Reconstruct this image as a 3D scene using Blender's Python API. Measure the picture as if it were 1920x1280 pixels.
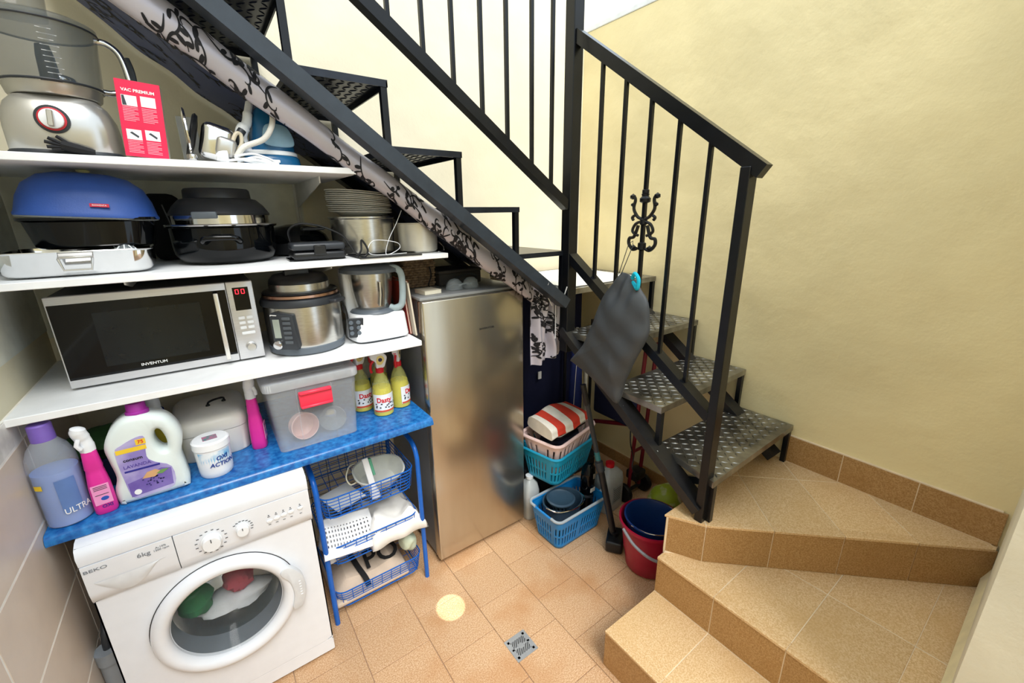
import bpy, bmesh, math, random
from mathutils import Vector, Matrix, Euler
random.seed(7)
for o in list(bpy.data.objects): bpy.data.objects.remove(o)
S = bpy.context.scene
COL = S.collection
PI = math.pi
# ---------------------------------------------------------------- camera
cam = bpy.data.cameras.new('camera'); camo = bpy.data.objects.new('camera', cam); COL.objects.link(camo)
cam.sensor_width = 36; cam.lens = 14.8799; cam.clip_start = .02
yaw, pit, rol = 0.626606, 0.291991, -0.013248
_f = Vector((math.sin(yaw)*math.cos(pit), math.cos(yaw)*math.cos(pit), -math.sin(pit)))
_r = Vector((math.cos(yaw), -math.sin(yaw), 0)); _u = _r.cross(_f)
_r2 = _r*math.cos(rol)+_u*math.sin(rol); _u2 = -_r*math.sin(rol)+_u*math.cos(rol)
camo.matrix_world = Matrix(((_r2.x, _u2.x, -_f.x, 0), (_r2.y, _u2.y, -_f.y, 0), (_r2.z, _u2.z, -_f.z, 1.75), (0, 0, 0, 1)))
S.camera = camo
# ---------------------------------------------------------------- sky, light, exposure
W = bpy.data.worlds.new('sky'); S.world = W; W.use_nodes = True
wn = W.node_tree; bg = wn.nodes['Background']
bg.inputs[0].default_value = (.78, .9, 1, 1); bg.inputs[1].default_value = 1.05
S.view_settings.view_transform = 'Standard'; S.view_settings.look = 'None'
S.view_settings.gamma = 1; S.view_settings.use_curve_mapping = False
S.view_settings.exposure = 0.88
def lamp(name, kind, loc, target, energy, color=(1, 1, 1), **kw):
    d = bpy.data.lights.new(name, kind); d.energy = energy; d.color = color
    for k, v in kw.items(): setattr(d, k, v)
    o = bpy.data.objects.new(name, d); COL.objects.link(o); o.location = loc
    o.rotation_euler = (Vector(target)-Vector(loc)).to_track_quat('-Z', 'Y').to_euler()
    return o
lamp('sun', 'SUN', (0.4, -2.2, 6.5), (0.9, 1.6, 1.2), 1.75, (1, .97, .92), angle=.5)
lamp('added_sun_patch_spot', 'SPOT', (.55, -.55, 4.6), (.655, 1.42, 0), 900, (1, .97, .9), spot_size=math.radians(1.55), spot_blend=.12, shadow_soft_size=.004)  # added narrow spot lamp, makes the small sun patch on the floor
# ---------------------------------------------------------------- materials
def lin(c):
    if isinstance(c, str):
        c = c.lstrip('#'); c = [int(c[i:i+2], 16)/255 for i in (0, 2, 4)]
    return tuple(x/12.92 if x <= .04045 else ((x+.055)/1.055)**2.4 for x in c)
MATS = {}
def mat(name, col, rough=.5, metal=0, var=.06, scale=18, bump=0, bscale=200, alpha=1, trans=0, ior=1.45, col2=None, emit=0, coat=0, stretch=None, spec=.5, detail=4, aniso=0, ramp=(.35, .65)):
    if name in MATS: return MATS[name]
    m = bpy.data.materials.new(name); MATS[name] = m; m.use_nodes = True
    t = m.node_tree; N = t.nodes; L = t.links; b = N['Principled BSDF']
    c = lin(col)
    tc = N.new('ShaderNodeTexCoord'); mp = N.new('ShaderNodeMapping'); L.new(tc.outputs['Object'], mp.inputs[0])
    if stretch: mp.inputs['Scale'].default_value = stretch
    no = N.new('ShaderNodeTexNoise'); no.inputs['Scale'].default_value = scale; no.inputs['Detail'].default_value = detail
    L.new(mp.outputs[0], no.inputs['Vector'])
    rp = N.new('ShaderNodeValToRGB'); L.new(no.outputs['Fac'], rp.inputs[0])
    rp.color_ramp.elements[0].position = ramp[0]; rp.color_ramp.elements[1].position = ramp[1]
    if col2 is None:
        a = tuple(x*(1-var) for x in c); d = tuple(min(1, x*(1+var)) for x in c)
    else: a = c; d = lin(col2)
    rp.color_ramp.elements[0].color = (*a, 1); rp.color_ramp.elements[1].color = (*d, 1)
    L.new(rp.outputs[0], b.inputs['Base Color'])
    b.inputs['Roughness'].default_value = rough; b.inputs['Metallic'].default_value = metal
    b.inputs['IOR'].default_value = ior; b.inputs['Alpha'].default_value = alpha
    b.inputs['Transmission Weight'].default_value = trans; b.inputs['Coat Weight'].default_value = coat
    b.inputs['Specular IOR Level'].default_value = spec; b.inputs['Anisotropic'].default_value = aniso
    if emit:
        L.new(rp.outputs[0], b.inputs['Emission Color']); b.inputs['Emission Strength'].default_value = emit
    if bump:
        n2 = N.new('ShaderNodeTexNoise'); n2.inputs['Scale'].default_value = bscale; n2.inputs['Detail'].default_value = 3
        L.new(mp.outputs[0], n2.inputs['Vector'])
        bp = N.new('ShaderNodeBump'); bp.inputs['Strength'].default_value = bump; bp.inputs['Distance'].default_value = .004
        L.new(n2.outputs['Fac'], bp.inputs['Height']); L.new(bp.outputs[0], b.inputs['Normal'])
    return m
# ---------------------------------------------------------------- mesh helpers
class MB:
    def __init__(self): self.bm = bmesh.new(); self.X = Matrix.Identity(4)
    def _merge(self, t):
        if self.X != Matrix.Identity(4): bmesh.ops.transform(t, matrix=self.X, verts=t.verts)
        me = bpy.data.meshes.new('tmp'); t.to_mesh(me); t.free(); self.bm.from_mesh(me); bpy.data.meshes.remove(me); return self
    def box(self, x0, x1, y0, y1, z0, z1, bev=0, seg=2, taper=1.0, M=None):
        t = bmesh.new(); bmesh.ops.create_cube(t, size=1)
        cx, cy = (x0+x1)/2, (y0+y1)/2
        for v in t.verts:
            k = taper if v.co.z < 0 else 1
            v.co = Vector((cx+v.co.x*(x1-x0)*k, cy+v.co.y*(y1-y0)*k, z0 if v.co.z < 0 else z1))
        if bev: bmesh.ops.bevel(t, geom=t.edges[:], offset=bev, segments=seg, affect='EDGES', profile=.5)
        if M is not None: bmesh.ops.transform(t, matrix=M, verts=t.verts)
        return self._merge(t)
    def prism(self, poly, a, b, axis='z', bev=0, seg=2, M=None):
        t = bmesh.new()
        def P(u, v, w): return {'z': (u, v, w), 'y': (u, w, v), 'x': (w, u, v)}[axis]
        lo = [t.verts.new(P(u, v, a)) for u, v in poly]; hi = [t.verts.new(P(u, v, b)) for u, v in poly]
        n = len(poly); t.faces.new(lo); t.faces.new(hi)
        for i in range(n): t.faces.new((lo[i], lo[(i+1) % n], hi[(i+1) % n], hi[i]))
        bmesh.ops.recalc_face_normals(t, faces=t.faces)
        if bev: bmesh.ops.bevel(t, geom=[e for e in t.edges], offset=bev, segments=seg, affect='EDGES', profile=.5)
        if M is not None: bmesh.ops.transform(t, matrix=M, verts=t.verts)
        return self._merge(t)
    def lathe(self, prof, seg=32, c=(0, 0, 0), sx=1, sy=1, axis='z', power=2, caps=True, M=None, arc=None):
        t = bmesh.new(); rings = []
        def xy(a):
            ca, sa = math.cos(a), math.sin(a)
            if power != 2:
                e = 2/power; ca = math.copysign(abs(ca)**e, ca); sa = math.copysign(abs(sa)**e, sa)
            return ca*sx, sa*sy
        for r, z in prof:
            if r < 1e-6: rings.append([t.verts.new((0, 0, z))])
            else: rings.append([t.verts.new((r*xy(2*PI*i/seg)[0], r*xy(2*PI*i/seg)[1], z)) for i in range(seg)])
        for A, B in zip(rings, rings[1:]):
            for i in range(seg):
                j = (i+1) % seg
                if len(A) == 1 and len(B) == 1: continue
                if len(A) == 1: t.faces.new((A[0], B[j], B[i]))
                elif len(B) == 1: t.faces.new((A[i], A[j], B[0]))
                else: t.faces.new((A[i], A[j], B[j], B[i]))
        if caps:
            if len(rings[0]) > 1: t.faces.new(rings[0][::-1])
            if len(rings[-1]) > 1: t.faces.new(rings[-1])
        bmesh.ops.recalc_face_normals(t, faces=t.faces)
        R = Matrix.Identity(4)
        if axis == 'y': R = Matrix.Rotation(PI/2, 4, 'X')      # local +z -> -y
        if axis == 'x': R = Matrix.Rotation(PI/2, 4, 'Y')
        bmesh.ops.transform(t, matrix=Matrix.Translation(c) @ R, verts=t.verts)
        if M is not None: bmesh.ops.transform(t, matrix=M, verts=t.verts)
        return self._merge(t)
    def tube(self, pts, r, seg=8, closed=False, sq=None, up=None):
        t = bmesh.new(); pts = [Vector(p) for p in pts]; n = len(pts); rings = []; prev = None
        for i, p in enumerate(pts):
            if closed: d = pts[(i+1) % n]-pts[i-1]
            else: d = pts[min(i+1, n-1)]-pts[max(i-1, 0)]
            d.normalize()
            if up is not None: a = d.cross(Vector(up)).normalized()
            elif prev is None:
                a = d.cross(Vector((0, 0, 1)) if abs(d.z) < .95 else Vector((0, 1, 0))).normalized()
            else: a = (prev - d*prev.dot(d)).normalized()
            prev = a; b = d.cross(a)
            rr = r[i] if isinstance(r, (list, tuple)) else r
            if sq: ring = [p+a*sx*sq[0]/2+b*sy*sq[1]/2 for sx, sy in ((1, 1), (-1, 1), (-1, -1), (1, -1))]
            else: ring = [p+(a*math.cos(2*PI*k/seg)+b*math.sin(2*PI*k/seg))*rr for k in range(seg)]
            rings.append([t.verts.new(q) for q in ring])
        m = len(rings[0])
        for i in range(n if closed else n-1):
            A, B = rings[i], rings[(i+1) % n]
            for k in range(m): t.faces.new((A[k], A[(k+1) % m], B[(k+1) % m], B[k]))
        if not closed: t.faces.new(rings[0][::-1]); t.faces.new(rings[-1])
        bmesh.ops.recalc_face_normals(t, faces=t.faces)
        return self._merge(t)
    def grid(self, fn, nu, nv, mask=None, closeu=False):
        t = bmesh.new(); V = [[t.verts.new(fn(i/nu, j/nv)) for j in range(nv+1)] for i in range(nu if closeu else nu+1)]
        for i in range(nu):
            for j in range(nv):
                if mask and not mask(i, j): continue
                i2 = (i+1) % nu if closeu else i+1
                t.faces.new((V[i][j], V[i2][j], V[i2][j+1], V[i][j+1]))
        lo = [v for v in t.verts if not v.link_faces]
        for v in lo: t.verts.remove(v)
        return self._merge(t)
    def poly(self, pts):
        t = bmesh.new(); t.faces.new([t.verts.new(p) for p in pts]); return self._merge(t)
def spline(pts, n=8, closed=False):
    P = [Vector(p) for p in pts]; out = []; N = len(P)
    for i in range(N if closed else N-1):
        g = (lambda k: P[k % N]) if closed else (lambda k: P[max(0, min(N-1, k))])
        a, b, c, d = g(i-1), g(i), g(i+1), g(i+2)
        for s in range(n):
            u = s/n
            out.append(.5*((2*b)+(c-a)*u+(2*a-5*b+4*c-d)*u*u+(3*b-a-3*c+d)*u**3))
    if not closed: out.append(P[-1])
    return out
def rrect(w, d, r, n=5, cx=0, cy=0):
    o = []
    for k, (sx, sy) in enumerate(((1, 1), (-1, 1), (-1, -1), (1, -1))):
        for i in range(n+1):
            a = PI/2*k+PI/2*i/n
            o.append((cx+sx*(w/2-r)+r*math.cos(a), cy+sy*(d/2-r)+r*math.sin(a)))
    return o
def obj(name, mb, m, parent=None, loc=None, rot=None, smooth=40, solid=0, offset=0, label=None):
    me = bpy.data.meshes.new(name); mb.bm.to_mesh(me); mb.bm.free()
    me.materials.append(m)
    if smooth:
        me.polygons.foreach_set('use_smooth', [True]*len(me.polygons)); me.set_sharp_from_angle(angle=math.radians(smooth))
    o = bpy.data.objects.new(name, me); COL.objects.link(o)
    if parent: o.parent = parent
    if loc: o.location = loc
    if rot: o.rotation_euler = rot
    if solid:
        s = o.modifiers.new('thickness', 'SOLIDIFY'); s.thickness = solid; s.offset = offset
    if label: o['label'] = label
    return o
def tag(o, label, cat, group=None, kind=None):
    o['label'] = label; o['category'] = cat
    if group: o['group'] = group
    if kind: o['kind'] = kind
    return o
def struct(o, label=None, cat=None):
    o['kind'] = 'structure'
    if label: o['label'] = label
    if cat: o['category'] = cat
    return o
def thing(name, label, cat, loc=(0, 0, 0), rz=0, group=None, rot=None):
    o = bpy.data.objects.new(name, None); COL.objects.link(o); o.empty_display_size = .05
    o.location = loc; o.rotation_euler = rot or (0, 0, rz)
    return tag(o, label, cat, group)
def dup(root, loc, label, rz=None, skip=()):
    r = root.copy(); COL.objects.link(r); r.location = loc; r['label'] = label
    if rz is not None: r.rotation_euler = (0, 0, rz)
    for ch in list(root.children):
        if ch.name.split('.')[0] in skip: continue
        c = ch.copy(); COL.objects.link(c); c.parent = r
        for g in ch.children:
            d = g.copy(); COL.objects.link(d); d.parent = c
    return r
def shared(name, src, parent, loc, rot=None, scale=None):
    o = bpy.data.objects.new(name, src.data); COL.objects.link(o); o.parent = parent; o.location = loc
    if rot: o.rotation_euler = rot
    if scale: o.scale = scale
    return o
def text(name, s, size, m, parent, loc, rot=(PI/2, 0, 0), ext=.0004, sx=1, align='CENTER', bold=0, shear=0):
    cu = bpy.data.curves.new(name, 'FONT'); cu.body = s; cu.size = size; cu.extrude = ext; cu.align_x = align; cu.align_y = 'CENTER'; cu.resolution_u = 3
    cu.offset = bold*size; cu.shear = shear
    t = bpy.data.objects.new('t', cu); COL.objects.link(t)
    bpy.context.view_layer.update()
    me = bpy.data.meshes.new_from_object(t.evaluated_get(bpy.context.evaluated_depsgraph_get()))
    bpy.data.objects.remove(t); bpy.data.curves.remove(cu)
    me.materials.clear(); me.materials.append(m); me.name = name
    o = bpy.data.objects.new(name, me); COL.objects.link(o); o.parent = parent; o.location = loc; o.rotation_euler = rot; o.scale = (sx, 1, 1)
    return o
def patch(cx, r, a0, a1, z0, z1, n=14, sy=1, sx=1):       # curved label on a cylinder about (0,0), angles from -y
    mb = MB(); mb.grid(lambda u, v: (math.sin(a0+(a1-a0)*u)*r*sx, -math.cos(a0+(a1-a0)*u)*r*sy, z0+(z1-z0)*v), n, 2); return mb
def curve_text(o, r, y0=0, sx=1, sy=1):                  # wrap flat text (local x) round a cylinder
    me = o.data; T = o.matrix_basis.copy()
    for v in me.vertices:
        p = T @ v.co; a = p.x/r; d = p.y
        v.co = Vector((math.sin(a)*(r-d)*sx, -math.cos(a)*(r-d)*sy, p.z))
    o.matrix_basis = Matrix.Identity(4); return o
# ---------------------------------------------------------------- setting
def clip(poly, hp):
    for (px, py, nx, ny) in hp:          # keep (p-P).n >= 0
        out = []
        for i in range(len(poly)):
            a, b = poly[i], poly[(i+1) % len(poly)]
            da = (a[0]-px)*nx+(a[1]-py)*ny; db = (b[0]-px)*nx+(b[1]-py)*ny
            if da >= 0: out.append(a)
            if da*db < 0:
                k = da/(da-db); out.append((a[0]+(b[0]-a[0])*k, a[1]+(b[1]-a[1])*k))
        poly = out
        if len(poly) < 3: return []
    return poly
def area(p): return abs(sum(p[i][0]*p[(i+1) % len(p)][1]-p[(i+1) % len(p)][0]*p[i][1] for i in range(len(p))))/2
def tile_mat(name, base, dark, light, blotch):
    m = mat(name, base, .42, bump=.08, bscale=260)
    t = m.node_tree; N = t.nodes; L = t.links; b = N['Principled BSDF']
    geo = N.new('ShaderNodeNewGeometry'); oi = N.new('ShaderNodeObjectInfo')
    sp = N.new('ShaderNodeTexNoise'); sp.inputs['Scale'].default_value = 210; sp.inputs['Detail'].default_value = 2; L.new(geo.outputs['Position'], sp.inputs[0])
    r1 = N.new('ShaderNodeValToRGB'); L.new(sp.outputs['Fac'], r1.inputs[0])
    r1.color_ramp.elements[0].position = .36; r1.color_ramp.elements[0].color = (*lin(dark), 1)
    r1.color_ramp.elements[1].position = .64; r1.color_ramp.elements[1].color = (*lin(light), 1)
    e = r1.color_ramp.elements.new(.5); e.color = (*lin(base), 1)
    bl = N.new('ShaderNodeTexNoise'); bl.inputs['Scale'].default_value = 4.5; bl.inputs['Detail'].default_value = 2; L.new(geo.outputs['Position'], bl.inputs[0])
    r2 = N.new('ShaderNodeValToRGB'); L.new(bl.outputs['Fac'], r2.inputs[0])
    r2.color_ramp.elements[0].position = .5; r2.color_ramp.elements[0].color = (0, 0, 0, 1); r2.color_ramp.elements[1].position = .72; r2.color_ramp.elements[1].color = (.55, .55, .55, 1)
    mx = N.new('ShaderNodeMix'); mx.data_type = 'RGBA'; L.new(r2.outputs[0], mx.inputs['Factor']); L.new(r1.outputs[0], mx.inputs['A']); mx.inputs['B'].default_value = (*lin(blotch), 1)
    hv = N.new('ShaderNodeHueSaturation'); L.new(mx.outputs['Result'], hv.inputs['Color'])
    mr = N.new('ShaderNodeMapRange'); L.new(oi.outputs['Random'], mr.inputs[0]); mr.inputs[3].default_value = .93; mr.inputs[4].default_value = 1.06; L.new(mr.outputs[0], hv.inputs['Value'])
    L.new(hv.outputs[0], b.inputs['Base Color'])
    return m
def plaster(name, col, bumpk=.35):
    m = mat(name, col, .75, var=.05, scale=2.2)
    t = m.node_tree; N = t.nodes; L = t.links; b = N['Principled BSDF']
    geo = N.new('ShaderNodeNewGeometry')
    a = N.new('ShaderNodeTexNoise'); a.inputs['Scale'].default_value = 3.2; a.inputs['Detail'].default_value = 5; a.inputs['Roughness'].default_value = .45; L.new(geo.outputs['Position'], a.inputs[0])
    c = N.new('ShaderNodeTexNoise'); c.inputs['Scale'].default_value = 120; c.inputs['Detail'].default_value = 3; L.new(geo.outputs['Position'], c.inputs[0])
    b1 = N.new('ShaderNodeBump'); b1.inputs['Strength'].default_value = bumpk; b1.inputs['Distance'].default_value = .06; L.new(a.outputs['Fac'], b1.inputs['Height'])
    b2 = N.new('ShaderNodeBump'); b2.inputs['Strength'].default_value = .12; b2.inputs['Distance'].default_value = .004; L.new(c.outputs['Fac'], b2.inputs['Height']); L.new(b1.outputs[0], b2.inputs['Normal'])
    L.new(b2.outputs[0], b.inputs['Normal'])
    return m
m_floor = tile_mat('terracotta_floor_tile', '#cda57d', '#bd9169', '#ddbd9b', '#ba824f')
m_step = tile_mat('tan_step_tile', '#dcb888', '#cfa876', '#e6c89e', '#d2aa74')
m_riser = tile_mat('brown_riser_tile', '#b08857', '#a17947', '#bd9867', '#a67c48')
m_grout = mat('floor_grout', '#a98a72', .9, bump=.2)
m_grout_lt = mat('pale_grout', '#e6d2b4', .9, bump=.2)
m_wall = plaster('cream_plaster', '#efdfb0')
m_wall_b = plaster('cream_plaster_back', '#f3ead0', .2)
m_white = mat('white_board', '#f1f3f5', .45, var=.03)
XR, YB, XL = 2.22, 2.24, -.505
# floor with its tiles
fl = struct(obj('floor', MB().box(XL-.1, XR+.1, -2.2, YB+.1, -.06, -.004), m_grout, smooth=0))
TL = .25; cols = range(-3, 9)
base_tile = None
for k in cols:
    x0 = .0075+TL*k
    off = 1.335 if k % 2 else 1.21
    for j in range(-7, 5):
        y0 = off+TL*j
        r = [max(x0, XL), min(x0+TL, XR), max(y0, -.55), min(y0+TL, YB)]
        if r[1]-r[0] < .02 or r[3]-r[2] < .02: continue
        if r[0] > 1.02 and r[3] < .82: continue
        full = r[1]-r[0] > TL-1e-4 and r[3]-r[2] > TL-1e-4
        g = .0013; dz = random.uniform(-.0006, .0006)
        if full and base_tile is not None:
            shared('floor_tile', base_tile, fl, (x0+TL/2, y0+TL/2, dz)); continue
        cx, cy = (r[0]+r[1])/2, (r[2]+r[3])/2
        w, d = (r[1]-r[0])/2-g, (r[3]-r[2])/2-g
        o = obj('floor_tile', MB().box(-w, w, -d, d, -.012, 0, .0012, 1), m_floor, fl, (cx, cy, dz), smooth=0)
        if full: base_tile = o
# walls
wb = struct(obj('wall_back', MB().box(XL-.12, XR+.12, YB, YB+.12, 0, 3.5), m_wall_b, smooth=0))
wr = struct(obj('wall_right', MB().box(XR, XR+.14, -.3, YB, 0, 2.83), m_wall, smooth=0))
struct(obj('trim_1', MB().box(XR-.004, XR+.17, -.3, YB+.1, 2.832, 2.862, .004), mat('white_coping', '#e9ecf0', .7), smooth=0))
wf = struct(obj('wall_front', MB().box(1.28, XR+.14, -.16, -.022, 0, 2.83), plaster('pale_plaster', '#e9e3cf', .25), smooth=0))
struct(obj('trim_2', MB().prism([(-.03, .372), (-.004, .372), (-.004, .405), (-.022, .45), (-.03, .45)], 1.3, 2.2, 'x'), mat('cream_skirting', '#f3e6bb', .7), smooth=0))
wl = struct(obj('wall_left', MB().box(XL-.12, XL, -1.6, YB, 0, 3.5), plaster('left_wall_paint', '#e5dcc0', .2), smooth=0))
struct(obj('wall_rear', MB().box(-2.2, 1.28, -2.0, -1.88, 0, 2.7), m_wall, smooth=0))
# painted patch behind the shelves (older white paint)
struct(obj('trim_3', MB().box(XL+.001, .43, YB-.004, YB+.002, 1.33, 1.9), mat('old_white_paint', '#dfe0d4', .7), smooth=0))
struct(obj('trim_4', MB().box(XL-.002, XL+.003, 1.45, YB-.004, 1.36, 1.9), MATS['old_white_paint'], smooth=0))
# left wall tiles 0.25 x 0.50
m_wt = mat('beige_wall_tile', '#d8c7b6', .3, var=.04, scale=9, bump=.03)
m_bt = mat('marble_border_tile', '#eceae4', .3, col2='#8f8c86', scale=7, detail=8, ramp=(.5, .8))
struct(obj('trim_5', MB().box(XL-.001, XL+.0062, .1, YB, 0, 1.24), mat('white_grout', '#f4f1ea', .9), smooth=0))
for r, (z0, z1) in enumerate(((.0, .17), (.17, .42), (.42, .67), (.67, .92), (.92, 1.157), (1.157, 1.24))):
    off = 1.70 if r % 2 == 0 else 1.19
    if r == 2: off = 1.70
    if r == 3: off = 1.70-.25+.25
    for j in range(-4, 3):
        y0, y1 = max(off+.5*j, .1), min(off+.5*j+.5, YB)
        if y1-y0 < .02: continue
        g = .0035
        obj('wall_tile', MB().box(XL, XL+.007, y0+g, y1-g, z0+g, z1-g, .001, 1), m_bt if r == 5 else m_wt, wl, smooth=0)
# ---------------------------------------------------------------- tiled steps
st = thing('tiled_steps', 'tan tiled steps turning up to the black metal staircase', 'steps', (1.03, .4, 0))
inv = Matrix.Translation((-1.03, -.4, 0))
def sobj(name, mb, m, **k):
    bmesh.ops.transform(mb.bm, matrix=inv, verts=mb.bm.verts); return obj(name, mb, m, st, smooth=0, **k)
Cpoly = [(1.3855, .827), (1.4592, .6955), (2.187, -.0075), (2.22, -.02), (2.22, .827)]
core = MB().box(1.0285, 2.22, -.02, .8185, 0, .1788).box(1.3385, 2.22, -.02, .8185, .17, .3588)
core.prism(Cpoly, .35, .5388); sobj('core', core, m_grout_lt)
def ttile(poly, z, m=m_step, th=.0105, name='tread_tile'):
    c = (sum(p[0] for p in poly)/len(poly), sum(p[1] for p in poly)/len(poly))
    q = [(c[0]+(p[0]-c[0])*(1-.0026/max(.02, math.hypot(p[0]-c[0], p[1]-c[1]))), c[1]+(p[1]-c[1])*(1-.0026/max(.02, math.hypot(p[0]-c[0], p[1]-c[1])))) for p in poly]
    sobj(name, MB().prism(q, z-th, z, 'z', .001, 1), m)
ys = [.82, .572, .322, .072, -.02]
for a, b in zip(ys, ys[1:]):
    ttile([(1.022, b), (1.338, b), (1.338, a), (1.022, a)], .18)
    for x0, x1 in ((1.332, 1.69), (1.69, 2.19)):
        p = clip([(x0, b), (x1, b), (x1, a), (x0, a)], [(1.464, .735, -.696, -.718)])
        if p and area(p) > 4e-4: ttile(p, .36)
    for xx, z0, z1 in ((1.027, 0, .169), (1.337, .18, .349)):
        sobj('riser_tile', MB().box(xx, xx+.009, b+.0018, a-.0018, z0+.002, z1, .001, 1), m_riser)
for x0, x1, z1 in ((1.03, 1.337, .169), (1.337, 1.62, .169), (1.345, 1.62, .349)):
    sobj('riser_tile', MB().box(x0, x1, .812, .82, z1-.168, z1, .001, 1), m_riser)
d = Vector((.718, -.696)); nrm = Vector((.696, .718)); o0 = Vector((1.455, .691))
hp = [(1.378, .835, 0, -1), (1.378, .835, .87, .49), (2.222, 0, -1, 0), (0, -.018, 0, 1), (o0.x, o0.y, nrm.x, nrm.y)]
us = [-.45, 0, .255, .51, .765, 1.1]
for i in range(5):
    for v0, v1 in ((-.05, .375), (.375, .9)):
        P = [o0+d*u+nrm*v for u, v in ((us[i], v0), (us[i+1], v0), (us[i+1], v1), (us[i], v1))]
        p = clip([tuple(q) for q in P], hp)
        if p and area(p) > 3e-4: ttile(p, .54)
def vr(A, B, z0, z1, th=.009, name='riser_tile', m=m_step, g=.0018):
    A, B = Vector(A), Vector(B); L = (B-A).length; dd = (B-A).normalized(); nn = Vector((-dd.y, dd.x))
    P = [A+dd*g, B-dd*g, B-dd*g+nn*th, A+dd*g+nn*th]
    return MB().prism([tuple(p) for p in P], z0, z1, 'z', .001, 1)
C0 = o0+d*0+nrm*.004
for u0, u1 in ((0, .255), (.255, .51), (.51, .765), (.765, 1.03)):
    sobj('riser_tile', vr(C0+d*u0, C0+d*u1, .361, .529), m_riser)
sobj('riser_tile', vr((1.384, .83), tuple(C0), .361, .529), m_riser)
rb_ = MB()
for x0, z in ((1.026, .18), (1.336, .36)):
    for i in range(5): rb_.box(x0+.006+i*.007, x0+.0085+i*.007, .0, .815, z-.0002, z+.0006)
for i in range(5):
    a_, b_ = C0+nrm*(.006+i*.007)+d*.01, C0+nrm*(.006+i*.007)+d*1.0
    rb_.prism([tuple(a_), tuple(b_), tuple(b_+nrm*.0025), tuple(a_+nrm*.0025)], .5398, .5406)
o = sobj('nosing_ribs', rb_, m_step); o['kind'] = 'stuff'
# skirting tiles on the right wall
bb = struct(obj('baseboard_right', MB().box(XR-.0118, XR+.001, -.0, .72, .54, .684), m_grout_lt, smooth=0))
for y0, y1 in ((-.015, .228), (.228, .488), (.488, .735)):
    obj('skirting_tile', MB().box(XR-.013, XR-.004, y0+.0015, y1-.0015, .543, .68, .0012, 1), m_riser, bb, smooth=0)
bb2 = struct(obj('baseboard_back', MB().box(XR-.003, XR+.001, .84, YB, 0, .084), m_grout_lt, smooth=0))
for j in range(6):
    obj('skirting_tile', MB().box(XR-.012, XR-.003, .84+j*.235, .84+(j+1)*.235-.003, .001, .08, .001, 1), m_riser, bb2, smooth=0)
# floor drain
dr = thing('floor_drain', 'small square grey metal drain grate in the floor', 'drain', (.806, 1.078, 0))
m_alu = mat('dull_aluminium', '#b9bcc0', .4, .6, bump=.05)
mb = MB()
for x0, x1, y0, y1 in ((-.052, -.043, -.052, .052), (.043, .052, -.052, .052), (-.043, .043, -.052, -.043), (-.043, .043, .043, .052)): mb.box(x0, x1, y0, y1, .0005, .003)
obj('frame', mb, m_alu, dr, smooth=0)
obj('sump', MB().box(-.044, .044, -.044, .044, .0003, .0008), mat('drain_black', '#171615', .8), dr, smooth=0)
mb = MB()
for k in range(-4, 5):
    mb.tube([(-.04+k*.0, 0, .002)]*1+[(0, 0, .002)], .0001) if 0 else None
for k in range(-6, 7):
    a = clip([(k*.011-.003-.1, -.1), (k*.011+.003-.1, -.1), (k*.011+.003+.1, .1), (k*.011-.003+.1, .1)], [(-.043, 0, 1, 0), (.043, 0, -1, 0), (0, -.043, 0, 1), (0, .043, 0, -1)])
    if a: mb.prism(a, .0008, .0026)
mb.box(-.011, .011, -.011, .011, .0008, .0029); mb.box(-.043, .043, -.004, .004, .0008, .0028); mb.box(-.043, -.033, -.043, .043, .0008, .0028); mb.box(.033, .043, -.043, .043, .0008, .0028); mb.box(-.043, .043, -.043, -.033, .0008, .0028); mb.box(-.043, .043, .033, .043, .0008, .0028)
obj('grate', mb, m_alu, dr, smooth=0)
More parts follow.
